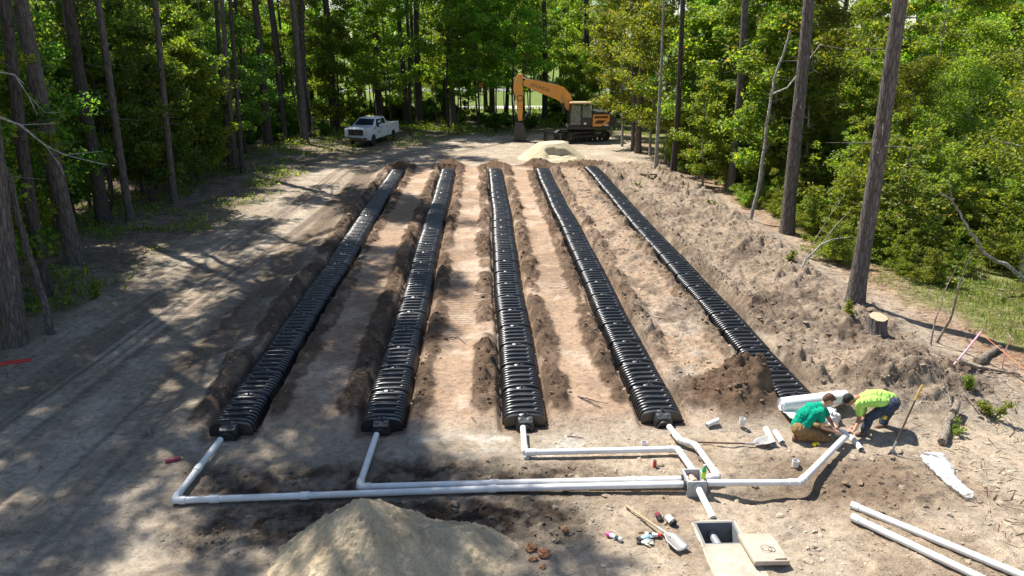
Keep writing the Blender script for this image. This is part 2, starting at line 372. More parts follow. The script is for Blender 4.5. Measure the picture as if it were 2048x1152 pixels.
def masks(x, y):
    q = {}
    nA = fbm(x*0.55, y*0.55, 11, 4); nB = fbm(x*1.9, y*1.9, 23, 4); nC = fbm(x*0.17, y*0.17, 31, 3)
    q['nA'], q['nB'], q['nC'] = nA, nB, nC
    wob = (nA-.5)*.9
    fy = sst(12.9, 13.9, y+wob*.6)*(1-sst(45.0, 47.0, y+wob))
    q['field'] = fy*sst(-7.0, -6.1, x+wob*.7)*(1-sst(11.0, 12.2, x+wob))
    mo = np.zeros_like(x)
    for mx, my, mh, mr in MOUNDS[:8]: mo = np.maximum(mo, np.exp(-((x-mx)**2+(y-my)**2)/(mr*mr)*1.1))
    q['mound'] = mo
    tr = np.zeros_like(x); rg = np.zeros_like(x)
    for i in range(5):
        d = x-rowx(i, y)
        e = sst(ROWY0[i]-.6, ROWY0[i]-.1, y)*(1-sst(44.7, 45.3, y))
        jag = (nB-.5)*.22
        tr = np.maximum(tr, (1-sst(.48, .58, np.abs(d)+jag*.45))*e)
        e2 = sst(ROWY0[i]-.1, ROWY0[i]+1.0, y+wob)*(1-sst(45.5, 46.5, y))
        for sgn, wdt in ((-1, .21), (1, .21)):
            rg = np.maximum(rg, np.exp(-((sgn*d-.77+jag*1.3)/(wdt*(.7+.7*nA)))**2)*e2*np.clip(-.55+2.6*fbm(x*.8+sgn*31, y*.8+i*9, 41, 4, .6), .04, 1.4))
    q['trench'], q['ridge'] = tr, rg
    q['spoil'] = sst(7.1, 7.7, x+wob*.3)*(1-sst(10.6, 12.0, x+wob*1.4))*sst(12.6, 14.6, y+wob)*(1-sst(46, 49, y))
    mid = np.exp(-((x-5.2)/1.0)**2)*sst(13.6, 15, y)*(1-sst(45, 47, y)); q['mid'] = mid
    rx = road_x(y); q['road'] = np.exp(-np.abs((x-rx)/2.9)**3.2)
    left = x < rx
    q['wood_l'] = sst(2.6, 4.6, (rx-x)+wob*2.2)*1.0*(y > 3)
    q['wood_r'] = sst(11.3, 13.0, x+wob*1.5+.35*np.clip(19-y, -6, 8)*0)*sst(13.0, 15.0, y+x*.25+wob)
    q['back'] = sst(62, 67, y+wob*4)
    pd = np.full(x.shape, 9.)
    for r in RUNS: pd = np.minimum(pd, seg_dist(x, y, r))
    q['pipe'] = pd
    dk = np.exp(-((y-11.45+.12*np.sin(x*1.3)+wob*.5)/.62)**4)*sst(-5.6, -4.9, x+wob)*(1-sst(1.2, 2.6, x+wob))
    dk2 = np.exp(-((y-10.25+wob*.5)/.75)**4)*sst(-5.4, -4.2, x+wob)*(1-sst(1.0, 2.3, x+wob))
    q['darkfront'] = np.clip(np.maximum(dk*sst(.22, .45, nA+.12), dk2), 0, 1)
    q['brownright'] = np.exp(-(((x-6.4+wob)/2.0)**4+((y-11.15+wob)/.85)**4))
    q['pale'] = np.exp(-((y-12.55+wob*.4)/.42)**4)*sst(-3.2, -1.5, x+wob)*(1-sst(1.2, 2.4, x))
    return q
HOLE = (3.36, 4.01, 9.46, 10.0)
def height(x, y, q=None):
    q = q or masks(x, y); nA, nB = q['nA'], q['nB']
    h = .10*(q['nC']-.5) + .05*(nA-.5)
    flat = 1-np.clip(q['wood_l']+q['wood_r'], 0, 1)
    fine = fbm(x*4.2, y*4.2, 57, 4, .55); mid = fbm(x*1.3+5, y*1.3, 61, 5, .6)
    turb = np.abs(fbm(x*2.6, y*2.6, 71, 4, .6)-.5)*2
    rid = np.abs(fbm(x*5.5+3, y*5.5, 75, 3, .6)-.5)*2
    rough = np.clip(q['spoil']+q['ridge']*q['field']+.7*q['mid']*q['field']+q['darkfront']+q['mound']+.6*q['brownright'], 0, 1.3)
    h = h+.012*(fine-.5)
    # wheel ruts on the track
    rx = road_x(y)
    rut = vnoise((x-rx)*2.6, y*.10, 5)+.5*vnoise((x-rx)*6.1, y*.16, 6)
    h = h + q['road']*.10*(rut-.75)
    # field
    F = q['field']
    base = .13 + .05*(nA-.5)
    h = h*(1-F) + base*F
    h = h + F*q['ridge']*(.15+.18*(mid-.5)+.30*(turb-.22)) + .16*(fine-.5)*q['ridge']
    h = h + q['mid']*F*(.10*(mid-.3)+.16*(turb-.2))
    h = h + q['spoil']*(.04+.36*np.clip(mid-.35, 0, 1)+.24*(turb-.2)+.07*(fine-.5))
    for mx, my, mh, mr in MOUNDS:
        d2 = ((x-mx)**2+(y-my)**2)/(mr*mr)
        h = h + mh*np.exp(-d2*1.3)*(.7+.75*(turb*.6+mid*.5-.25))
    h = h + rough*.11*(rid-.22)
    T = q['trench']
    h = h*(1-T) + (-.06+.03*(fine-.5))*T
    # disturbed soil in front
    h = h + q['darkfront']*(.13*(mid-.5)+.13*(turb-.22)+.05*(fine-.5)-.02)
    front = (1-sst(12.4, 13.0, y))*sst(1.2, 2.4, x)*(1-sst(8.5, 10, x))
    h = h + front*(.055*(turb-.25)+.05*(mid-.5)+.03*(fine-.5)) + q['brownright']*(.10*(turb-.2)+.10*(mid-.5)-.03)
    h = h + np.clip(q['wood_r'], 0, 1)*(.12*(mid-.5)) + q['wood_l']*(.10*(mid-.5)+.05*(turb-.25))
    dip = np.exp(-((x-4.7)/.5)**2-((y-10.75)/.16)**2)*.16+np.exp(-((x-5.55)/.4)**2-((y-10.95)/.25)**2)*.12
    near = np.exp(-(q['pipe']/.20)**2)
    h = h*(1-near) + near*(-.02+.25*(h)) - dip*1.0
    # pit of the tank
    x0, x1, y0, y1 = HOLE
    pit = sst(x0-.03, x0+.03, x)*(1-sst(x1-.03, x1+.03, x))*sst(y0-.03, y0+.03, y)*(1-sst(y1-.03, y1+.03, y))
    slab = sst(x0-.30, x0-.15, x)*(1-sst(x1+.15, x1+.3, x))*(1-sst(y1+.12, y1+.25, y))
    h = h*(1-slab) + slab*(.018+.035*(fine-.5))
    under = sst(x0-.01, x0+.05, x)*(1-sst(x1+.0, x1+.05, x))*(1-sst(y0-.1, y0-.05, y)); h = h - under*.05
    h = h*(1-pit) + pit*(-.95)
    h = h - .9*0
    return h
def gz(x, y):
    a = np.array([float(x)]); b = np.array([float(y)]); return float(height(a, b)[0])
def onG(px, py, dz=0.0):
    p = G(px, py)
    for _ in range(3): p = G(px, py, gz(p.x, p.y))
    return Vector((p.x, p.y, p.z+dz))
def axis(a, b, d0, lo, hi, grow):
    c = list(np.arange(a, b, d0)); s = d0
    r = c[-1]
    while r < hi: s *= grow; r += s; c.append(r)
    l = c[0]; s = d0; pre = []
    while l > lo: s *= grow; l -= s; pre.append(l)
    return np.array(pre[::-1]+c)
xs = axis(-11.5, 12.5, .052, -420, 420, 1.035)
ys = [6.8]; s = .039
while ys[-1] < 900:
    y_ = ys[-1]; s = .039*(1+max(0, y_-11)*.065) if y_ < 50 else s*1.03
    ys.append(y_+s)
ys = np.array([-300, -150, -80, -40, -20, -8, 0, 3, 5, 6]+ys)
GX, GY = np.meshgrid(xs, ys)
gx, gy = GX.ravel(), GY.ravel()
Q = masks(gx, gy); Hh = height(gx, gy, Q)
nx, ny = len(xs), len(ys)
idx = np.arange(nx*ny).reshape(ny, nx)
quads = np.stack([idx[:-1, :-1], idx[:-1, 1:], idx[1:, 1:], idx[1:, :-1]], -1).reshape(-1, 4)
gme = mk_mesh('ground', np.stack([gx, gy, Hh], 1), quads, True)
def lerp(c, d, f): return c*(1-f[:, None])+np.array(d)[None, :]*f[:, None]
fineC = fbm(gx*3.1, gy*3.1, 91, 4, .6); medC = fbm(gx*.9, gy*.9, 95, 4, .6)
Cc = np.tile(np.array([.37, .305, .23]), (len(gx), 1))
Cc = lerp(Cc, (.47, .40, .31), sst(.4, .65, medC))
tk = vnoise((gx-road_x(gy))*2.4+.8*np.sin(gy*.13), gy*.06, 8)*.6+.4*vnoise((gx-road_x(gy))*7.5+1.2*np.sin(gy*.13), gy*.09, 9)
Cc = lerp(Cc, (.19, .15, .115), Q['road']*sst(.48, .70, tk)*.75)
frontr = (1-sst(12.3, 13.2, gy))*sst(.6, 2.2, gx)
Cc = lerp(Cc, (.47, .385, .285), frontr*.9); Cc = lerp(Cc, (.30, .225, .155), frontr*sst(.48, .66, medC)*.7)
Cc = lerp(Cc, (.58, .53, .45), Q['pale']*sst(.35, .55, medC))
F = Q['field']
pinkm = F*sst(-6.0, -5.4, gx)*(1-sst(6.0, 6.6, gx))
Cc = lerp(Cc, (.41, .29, .20), pinkm); Cc = lerp(Cc, (.56, .435, .33), pinkm*sst(.5, .68, medC)*.8)
Cc = lerp(Cc, (.09, .06, .04), np.clip(F*sst(.12, .34, Q['ridge']+(fineC-.5)*.35), 0, 1)*.85)
Cc = lerp(Cc, (.30, .205, .14), F*sst(.25, .6, Q['ridge'])*sst(.48, .66, medC)*.8)
Cc = lerp(Cc, (.37, .29, .21), np.clip(Q['mid']*F*sst(.35, .6, fineC)*1.1, 0, 1)*.8)
Cc = lerp(Cc, (.52, .46, .375), np.clip(Q['mid']*F*(1-sst(18, 21, gy))*sst(.4, .6, medC), 0, 1)*.8)
Cc = lerp(Cc, (.15, .11, .08), np.clip(Q['mid']*F*sst(.52, .66, medC), 0, 1)*.85)
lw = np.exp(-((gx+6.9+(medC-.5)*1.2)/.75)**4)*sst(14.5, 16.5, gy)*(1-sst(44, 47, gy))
Cc = lerp(Cc, (.16, .12, .085), lw*.8)  # strip left of the first row: brown soil with shade in its colour
Cc = lerp(Cc, (.30, .235, .17), Q['spoil']*.95)
Cc = lerp(Cc, (.135, .10, .075), Q['spoil']*sst(.50, .62, medC*.6+fineC*.4)*.75)
Cc = lerp(Cc, (.38, .30, .225), Q['spoil']*(1-sst(.34, .46, medC))*.6)
Cc = lerp(Cc, (.065, .046, .033), np.clip(Q['darkfront'], 0, 1)*(.55+.45*sst(.35, .6, fineC)))  # dark soil, its colour deepened further for the shade lying over it
Cc = lerp(Cc, (.20, .145, .10), Q['brownright']*.9)
Cc = lerp(Cc, (.16, .115, .08), Q['trench']*.6)
md = np.zeros_like(gx)
for mx, my, mh, mr in MOUNDS[:8]: md = np.maximum(md, np.exp(-((gx-mx)**2+(gy-my)**2)/(mr*mr)*.9))
Cc = lerp(Cc, (.12, .075, .046), sst(.08, .45, md)*.9)
# woods: needles and leaf litter, greener patches
wl_ = np.clip(Q['wood_l'], 0, 1); wr_ = np.clip(Q['wood_r'], 0, 1)
Cc = lerp(Cc, (.20, .155, .11), wl_*.85); Cc = lerp(Cc, (.34, .27, .20), wl_*sst(.48, .62, fineC)*.6); Cc = lerp(Cc, (.09, .10, .035), wl_*sst(.52, .66, medC)*.55)
Cc = lerp(Cc, (.30, .19, .12), wr_*.85); Cc = lerp(Cc, (.42, .32, .23), wr_*sst(.5, .62, fineC)*.6)
lawn = sst(12.9, 14.2, gx+(medC-.5)*2.5)*sst(15.5, 17.5, gy+(fineC-.5)*2)
Cc = lerp(Cc, (.13, .17, .035), lawn*.85); Cc = lerp(Cc, (.30, .29, .12), lawn*sst(.5, .7, fineC)*.5)
bk = Q['back']
Cc = lerp(Cc, (.10, .10, .045), bk*.9); Cc = lerp(Cc, (.15, .21, .05), sst(74, 80, gy)*.9)
Cc = Cc*(0.86+.28*fineC)[:, None]
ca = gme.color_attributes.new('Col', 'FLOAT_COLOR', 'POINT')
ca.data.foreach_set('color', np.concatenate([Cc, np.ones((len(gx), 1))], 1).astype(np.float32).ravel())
tread = pinkm*(1-sst(.15, .4, Q['ridge']))*(1-Q['trench'])*sst(.52, .6, fbm(gx*.35, gy*.22, 77, 2))*(1-sst(2.6, 3.0, gx))
tread = np.maximum(tread, Q['road']*.5*sst(.5, .62, fbm(gx*.5, gy*.2, 79, 2)))
fattr(gme, 'tread', tread, 'POINT')
def ground_mat():
    m, nt, nd, lk, b = _new('soil'); g = nd.new('ShaderNodeNewGeometry'); P = g.outputs['Position']
    a = nd.new('ShaderNodeAttribute'); a.attribute_name = 'Col'
    n1 = noise(nd, lk, P, 7, 8, .7); n2 = noise(nd, lk, P, 38, 5, .65); n3 = noise(nd, lk, P, 1.7, 6, .6)
    f1 = ramp(nd, lk, n1.outputs[0], [(.28, (.45,)*3), (.48, (.95,)*3), (.75, (1.28,)*3)]).outputs[0]
    f2 = ramp(nd, lk, n2.outputs[0], [(.28, (.62,)*3), (.55, (1.04,)*3), (.75, (1.22,)*3)]).outputs[0]
    f3 = ramp(nd, lk, n3.outputs[0], [(.3, (.84, .85, .88)), (.7, (1.12, 1.08, 1.03))]).outputs[0]
    c = mix(nd, lk, 1, a.outputs['Color'], f1, 'MULTIPLY'); c = mix(nd, lk, .8, c, f2, 'MULTIPLY'); c = mix(nd, lk, 1, c, f3, 'MULTIPLY')
    lk.new(c, b.inputs['Base Color']); b.inputs['Roughness'].default_value = .95; b.inputs['Specular IOR Level'].default_value = .12
    t = nd.new('ShaderNodeAttribute'); t.attribute_name = 'tread'
    w = nd.new('ShaderNodeTexWave'); w.wave_type = 'BANDS'; w.bands_direction = 'Y'; w.inputs['Scale'].default_value = 2.1; w.inputs['Distortion'].default_value = 1.2; w.inputs['Detail'].default_value = 2
    lk.new(P, w.inputs['Vector'])
    mm = nd.new('ShaderNodeMath'); mm.operation = 'MULTIPLY'; lk.new(w.outputs[1], mm.inputs[0]); lk.new(t.outputs['Fac'], mm.inputs[1])
    b1 = bump(nd, lk, mm.outputs[0], .9, .07)
    b2 = bump(nd, lk, n1.outputs[0], .8, .09, b1); b3 = bump(nd, lk, n2.outputs[0], .8, .03, b2)
    lk.new(b3, b.inputs['Normal']); return m
M['soil'] = ground_mat()
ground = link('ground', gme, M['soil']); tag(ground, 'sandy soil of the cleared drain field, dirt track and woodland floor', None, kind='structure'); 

# clods lying on the turned soil, far too many to count
def icos():
    t = (1+5**.5)/2
    v = np.array([(-1, t, 0), (1, t, 0), (-1, -t, 0), (1, -t, 0), (0, -1, t), (0, 1, t), (0, -1, -t), (0, 1, -t), (t, 0, -1), (t, 0, 1), (-t, 0, -1), (-t, 0, 1)], float)
    v /= np.linalg.norm(v[0])
    f = np.array([(0, 11, 5), (0, 5, 1), (0, 1, 7), (0, 7, 10), (0, 10, 11), (1, 5, 9), (5, 11, 4), (11, 10, 2), (10, 7, 6), (7, 1, 8), (3, 9, 4), (3, 4, 2), (3, 2, 6), (3, 6, 8), (3, 8, 9), (4, 9, 5), (2, 4, 11), (6, 2, 10), (8, 6, 7), (9, 8, 1)])
    return v, f
def scatter_clods(name, n, seed, dens, smin, smax, mat, label, box=(-7, 12, 8.5, 47), z=0.0):
    rs = np.random.RandomState(seed)
    x = rs.uniform(box[0], box[1], n*6); u = rs.rand(n*6); y = box[2]+(box[3]-box[2])*u**1.7
    q = masks(x, y); d = dens(x, y, q); k = rs.rand(len(x)) < d
    x, y = x[k][:n], y[k][:n]; q = {a: b[k][:n] for a, b in q.items()}
    k = (q['trench'] < .3) & (q['pipe'] > .12) & ~((x > HOLE[0]-.35) & (x < HOLE[1]+.6) & (y < HOLE[3]+.2) & (y > 8.4))
    x, y = x[k], y[k]; q = {a: b[k] for a, b in q.items()}
    hz = height(x, y, q); n = len(x)
    v, f = icos()
    s = smin*(smax/smin)**(rs.rand(n)**2.6)
    V = v[None]*(1+.55*(rs.rand(n, 12, 1)-.5)*2)*s[:, None, None]*np.stack([rs.uniform(.7, 1.4, n), rs.uniform(.7, 1.4, n), rs.uniform(.35, .75, n)], 1)[:, None]
    a = rs.rand(n)*6.28; c, sn = np.cos(a)[:, None], np.sin(a)[:, None]
    V = np.stack([V[:, :, 0]*c-V[:, :, 1]*sn, V[:, :, 0]*sn+V[:, :, 1]*c, V[:, :, 2]], -1)
    V += np.stack([x, y, hz+s*.18+z], 1)[:, None]
    Fq = (f[None]+np.arange(n)[:, None, None]*12).reshape(-1, 3)
    me = mk_mesh(name, V.reshape(-1, 3), Fq, False)
    ci = Cc.reshape(ny, nx, 3)[np.clip(np.searchsorted(ys, y), 0, ny-1), np.clip(np.searchsorted(xs, x), 0, nx-1)]*rs.uniform(.75, 1.35, (n, 1))
    fc = np.repeat(np.concatenate([ci, np.ones((n, 1))], 1), 20, 0); at_ = me.attributes.new('Col', 'FLOAT_COLOR', 'FACE'); at_.data.foreach_set('color', fc.astype(np.float32).ravel())
    return tag(link(name, me, mat), label, 'soil', kind='stuff')
def clod_mat(name, stops):
    m, nt, nd, lk, b = _new(name); g = nd.new('ShaderNodeNewGeometry')
    a = nd.new('ShaderNodeAttribute')
    if stops: a.attribute_name = 'rnd'; c = ramp(nd, lk, a.outputs['Fac'], stops).outputs[0]
    else: a.attribute_name = 'Col'; c = a.outputs['Color']
    n = noise(nd, lk, g.outputs['Position'], 30, 5, .7); f = ramp(nd, lk, n.outputs[0], [(.3, (.65,)*3), (.7, (1.25,)*3)]).outputs[0]
    lk.new(mix(nd, lk, 1, c, f, 'MULTIPLY'), b.inputs['Base Color']); b.inputs['Roughness'].default_value = .97; b.inputs['Specular IOR Level'].default_value = .1
    lk.new(bump(nd, lk, n.outputs[0], .8, .03), b.inputs['Normal']); return m
M['clods'] = clod_mat('clods', None)
scatter_clods('soil_clods', 10500, 5, lambda x, y, q: np.clip(.85*q['ridge']*q['field']+.55*q['spoil']+1.2*q['mound']+.45*q['mid']*q['field']+.5*q['darkfront']+.35*q['brownright']+.16*((x > 1.5) & (y < 12.6)), 0, 1), .010, .065, M['clods'], 'brown soil clods strewn over ridges and spoil')
scatter_clods('soil_crumbs', 10000, 9, lambda x, y, q: np.clip(.5*q['spoil']+.6*q['darkfront']+.4*q['ridge']+.30*((x > 1.0) & (y < 13)), 0, 1)*(y < 24), .007, .026, M['clods'], 'small soil crumbs on the turned ground in front', (-6, 12, 8.4, 24))
# ------------------------------------------------------------------ leaching chambers
CW, CH_H = .435, .292
def arch(u, off):
    # u -1..1 across; a flattened arch with near-vertical skirts
    a = u*math.pi/2
    sx = math.copysign(abs(math.sin(a))**.66, a)*CW; cz = (max(0, math.cos(a))**.43)*CH_H
    nx_, nz_ = math.sin(a), math.cos(a)
    return sx+nx_*off, cz+nz_*off
def chamber_mesh():
    L = PITCHL-.012; prof = []    # (v, offset, split)
    nr = 9; margin = .062; pit = (L-2*margin)/nr
    prof += [(0, -.076, 0), (margin-.02, -.076, 0)]
    for k in range(nr):
        c = margin+pit*(k+.5); sp = k % 2; w1 = .029; w2 = .041
        prof += [(c-w2, -.060, sp), (c-w1, -.006, sp), (c-w1+.008, 0, sp), (c+w1-.008, 0, sp), (c+w1, -.006, sp), (c+w2, -.060, sp)]
    prof += [(L-margin+.02, -.076, 0), (L, -.076, 0)]
    nu = 36; V = []; 
    for v, off, sp in prof:
        for i in range(nu+1):
            u = -1+2*i/nu
            o = off
            if sp and off > -.03:
                k = min(1, max(0, (abs(u)-.20)/.10)); o = -.060+(off+.060)*k*k*(3-2*k)
            x, z = arch(u, o)
            fl = .03 if i in (0, nu) else 0
            V.append((x+math.copysign(fl, u), v, max(z, 0.0)))
    n = nu+1; F = []
    for j in range(len(prof)-1):
        for i in range(nu): F.append((j*n+i, j*n+i+1, j*n+n+i+1, j*n+n+i))
    b = MB(); b.add(V, F); return b.mesh('chamber', auto=R(38))
cmesh = chamber_mesh(); cmesh.materials.append(M['chamber'])
lb = MB(); lb.lathe([(.13, .0), (.125, .014), (.09, .028), (.03, .033)], 18, Matrix.Translation((0, 0, CH_H-.036)) @ Matrix.Diagonal((1, .5, 1, 1)))
lb.lathe([(.02, 0), (.02, .05), (.012, .058)], 8, Matrix.Translation((0, -.035, CH_H-.01)))
lmesh = lb.mesh('latch', auto=R(40)); lmesh.materials.append(M['chamber'])
def endcap_parts(parent, flip=1):
    b = MB(); out = [arch(-1+2*i/24, -.012) for i in range(25)]
    b.prism([(x, max(z, 0)) for x, z in out], -.05, .03); b.build('end_plate', M['chamber'], parent, auto=R(30))
    h = MB(); prof = [(-.20, 0), (-.185, .19), (-.15, .262), (.15, .262), (.185, .19), (.20, 0)]
    ring = []
    for y, s, zt in ((-.05, 1, 1.0), (-.17, .98, .97), (-.25, .90, .84)):
        ring.append([(x*s, y, z*zt) for x, z in prof])
    vs = sum(ring, []); fs = []
    for k in range(2):
        for i in range(5): fs.append((k*6+i, k*6+i+1, k*6+7+i, k*6+6+i))
    fs.append(tuple(range(12, 18))); h.add(vs, fs); hood = h.build('hood', M['chamber'], parent, auto=R(25))
    for s in (-1, 1):
        d = MB(); d.lathe([(.056, 0), (.056, .010), (.046, .014)], 18, Matrix.Translation((s*.088, -.135, .254)) @ Matrix.Rotation(R(6), 4, 'X')); d.build('knockout_disc', M['disc'], hood, auto=R(40))
    c = MB(); n = 20; ro, ri = .165, .135; vs = []
    for y, r in ((-.24, ro), (-.31, ro*.97), (-.31, ri), (-.255, ri)):
        vs += [(r*math.cos(math.pi*k/n), y, r*math.sin(math.pi*k/n)*1.12) for k in range(n+1)]
    fs = []
    for q in range(3):
        for k in range(n): fs.append((q*(n+1)+k, q*(n+1)+k+1, (q+1)*(n+1)+k+1, (q+1)*(n+1)+k))
    fs.append(tuple(range(3*(n+1), 4*(n+1)))); c.add(vs, fs); c.build('pipe_collar', M['chamber'], parent, auto=R(30))
M['disc'] = plain('disc_plastic', (.05, .052, .055), .32, var=.2, dirt=(.16, .14, .12), dirt_amt=.5)
rowlab = ['black ribbed plastic chamber row farthest left, half in tree shade', 'black ribbed chamber row second from the left beside the dappled strip', 'middle black ribbed chamber row running straight away between two pink sand strips',
          'black ribbed chamber row second from the right, ending above the green bottle', 'black ribbed chamber row farthest right, ending at the white fabric roll']
for i in range(5):
    root = empty('chamber_row', (ROWX[i], ROWY0[i], 0), 0, rowlab[i], 'drain chambers', 'rows of drain chambers in trenches')
    z0 = -.055
    for k in range(NCH[i]):
        y = ROWY0[i]+k*PITCHL; xa, xb = float(rowx(i, y)), float(rowx(i, y+PITCHL))
        c = link('chamber', cmesh, None, root, (xa-ROWX[i], y-ROWY0[i], z0+.012*math.sin(k*1.3+i)))
        c.rotation_euler = (0, R(random.uniform(-1, 1)), -math.atan2(xb-xa, PITCHL)+R(random.uniform(-.5, .5)))
        link('latch', lmesh, None, c, (0, .0, 0))
    e = empty('end_cap', (0, 0, z0)); e.parent = root; endcap_parts(e)
    e2 = MB(); out = [arch(-1+2*q/24, -.012) for q in range(25)]
    e2.prism([(x, max(z, 0)) for x, z in out], 0, .05); fo = e2.build('far_end_plate', M['chamber'], root); fo.location = (float(rowx(i, ROWY0[i]+NCH[i]*PITCHL))-ROWX[i], NCH[i]*PITCHL, z0)

# ------------------------------------------------------------------ white drain pipes
PR = .058
def pipe_run(name, pts, label, couplings=(), cat='pipe', group='white pipes from the box to the rows', endpiece=False, name_seg='pipe_length'):
    root = empty(name, (pts[0].x, pts[0].y, 0), 0, label, cat, group); o = root.location
    P = [p-Vector(o) for p in pts]
    for a, b in zip(P[:-1], P[1:]):
        n = max(2, int((b-a).length/.5)); m = MB()
        m.tube([a+(b-a)*k/n for k in range(n+1)], PR, 18); m.build(name_seg, M['pvc'], root, auto=R(50))
    for a, b, c in zip(P[:-2], P[1:-1], P[2:]):
        d1 = (a-b).normalized(); d2 = (c-b).normalized()
        if d1.dot(d2) < -.985: continue
        r = .13; path = [b+d1*(r+.07), b+d1*r]+[b+d1*r*(1-t)**2+d2*r*t*t for t in (.15, .3, .5, .7, .85)]+[b+d2*r, b+d2*(r+.07)]
        m = MB(); rr = PR*1.22; m.tube(path, [rr]+[rr]+[PR*1.09]*5+[rr]*2, 18); m.build('elbow', M['pvc'], root, auto=R(50))
    for c in couplings:
        pass
    return root
def coupling(root, a, b, t):
    o = Vector(root.location); d = (b-a).normalized(); c = a+(b-a)*t-o; m = MB()
    m.pipe(c-d*.075, c+d*.075, PR*1.22, PR*.98, 18); m.build('coupling', M['pvc'], root, auto=R(50))
r1 = pipe_run('drain_pipe', RUNS[0], 'longest white pipe from the leftmost row, nearest of the two parallel lines')
for a, b, t in ((0, 1, .52), (1, 2, .30), (1, 2, .97), (2, 3, .97)): coupling(r1, RUNS[0][a], RUNS[0][b], t)
r2 = pipe_run('drain_pipe', RUNS[1], 'white pipe from the second row, behind its longer parallel neighbour')
coupling(r2, RUNS[1][1], RUNS[1][2], .96); coupling(r2, RUNS[1][2], RUNS[1][3], .7)
r3 = pipe_run('drain_pipe', RUNS[2], 'white pipe from the middle row turning twice to the back of the box')
coupling(r3, RUNS[2][1], RUNS[2][2], .03)
m = MB(); p = RUNS[2][1]; m.box((p.x+.03-RUNS[2][0].x, p.y-.06-RUNS[2][0].y, -.02), (.10, .06, .16), .008); m.build('support_block', M['grey_box'], r3)
r4 = pipe_run('drain_pipe', RUNS[3], 'white S-shaped pipe from the fourth row to the side of the box')
r5 = pipe_run('drain_pipe', RUNS[4], 'white pipe running right from the box up to the two workers')
q = RUNS[4][2]; d = (q-RUNS[4][1]).normalized(); o5 = Vector(r5.location)
m = MB(); m.tube([q-o5-d*.10, q-o5+d*.02, q-o5+d*.07+Vector((-.03, 0, .01)), q-o5+d*.09+Vector((-.12, .03, .02)), q-o5+d*.10+Vector((-.22, .07, .02))], PR*1.15, 18); m.build('elbow', M['pvc'], r5, auto=R(50))
r6 = pipe_run('inlet_pipe', RUNS[5], 'short white pipe sloping from the box to the sunken tank opening', group=None)
# ------------------------------------------------------------------ distribution box
bx0, bx1, by0, by1, bh = 3.45, 3.79, 10.77, 11.19, .27
root = empty('distribution_box', ((bx0+bx1)/2, (by0+by1)/2, 0), 0, 'open grey square distribution box where the white pipes meet', 'box')
w = .035; cx, cy = (bx0+bx1)/2, (by0+by1)/2; X, Y = (bx1-bx0)/2, (by1-by0)/2; zb = -.04
for nm, c, dd in (('front_wall', (0, -Y+w/2, (bh+zb)/2), (2*X, w, bh-zb)), ('back_wall', (0, Y-w/2, (bh+zb)/2), (2*X, w, bh-zb)),
                  ('side_wall', (-X+w/2, 0, (bh+zb)/2-.001), (w, 2*Y-2*w, bh-zb-.002)), ('side_wall', (X-w/2, 0, (bh+zb)/2-.001), (w, 2*Y-2*w, bh-zb-.002)), ('floor_plate', (0, 0, zb+.015), (2*X-2*w, 2*Y-2*w, .03))):
    m = MB(); m.box(c, dd, .006); m.build(nm, M['grey_box'], root)
for s, x, y in ((-1, -X-.03, -.10), (-1, -X-.03, .08), (1, X+.03, -.08)):
    m = MB(); m.lathe([(.085, 0), (.085, .03), (.072, .034)], 18, Matrix.Translation((s*(X+.0), y, .13)) @ Matrix.Rotation(s*math.pi/2, 4, 'Y')); m.build('pipe_seal', M['black'], root, auto=R(40))
m = MB(); m.lathe([(.085, 0), (.085, .02), (.07, .024)], 18, Matrix.Translation((0.0, -Y, .145)) @ Matrix.Rotation(math.pi/2, 4, 'X')); m.build('pipe_seal', M['grey_box'], root, auto=R(40))
m = MB(); m.pipe((-.02, Y-w, .14), (.0, .03, .13), PR, PR*.88, 18); m.pipe((0, .05, .13), (.005, -.02, .13), PR*1.18, PR*.9, 18); m.build('flow_fitting', M['rust'] if 'rust' in M else M['pvc'], root, auto=R(50))
m = MB(); m.lathe([(PR*.89, 0), (PR*.89, .01)], 16, Matrix.Translation((.002, .0, .13)) @ Matrix.Rotation(math.pi/2, 4, 'X')); m.build('orifice_plate', M['brown_red'], root)
# bottle on the box
def bottle(name, loc, s, label, liquid, top, rot=None, cap='sign_white'):
    r = empty(name, loc, 0, label, 'bottle'); r.scale = (s, s, s)
    if rot: r.rotation_euler = rot
    m = MB(); m.lathe([(.026, 0), (.033, .008), (.034, .06), (.031, .075), (.034, .09), (.034, .12)], 16); m.build('filled_body', M[liquid], r, auto=R(40))
    m = MB(); m.lathe([(.034, .1205), (.034, .15), (.026, .185), (.014, .212), (.014, .222)], 16); m.build('shoulder', M[top], r, auto=R(40))
    m = MB(); m.lathe([(.0165, .222), (.0165, .240), (.014, .242)], 14); m.build('cap', M[cap], r, auto=R(40)); return r
bottle('soda_bottle', (bx1-.045, by0+.10, bh+.001), 1.12, 'green soda bottle half full standing on the grey box', 'bottle_lime', 'bottle_green')
p = onG(331, 926, .03); bottle('soda_bottle', p, 1.25, 'pinkish red bottle lying on the shaded track at left', 'bottle_red', 'bottle_red', (R(88), 0, R(112)), 'yellow')
# red can
p = onG(1309, 934); r = empty('drink_can', p, 0, 'red drink can standing on sand behind the double pipe', 'can')
m = MB(); m.lathe([(.026, 0), (.034, .012), (.034, .125), (.027, .142)], 18); m.build('can_body', M['red'], r, auto=R(40))
m = MB(); m.lathe([(.027, .1425), (.0275, .147), (.024, .1472), (.023, .143)], 18); m.build('rim', M['chrome'], r, auto=R(40)); m = MB(); m.lathe([(.012, .1432), (.012, .1445)], 10); m.build('pull_tab', M['chrome'], r)

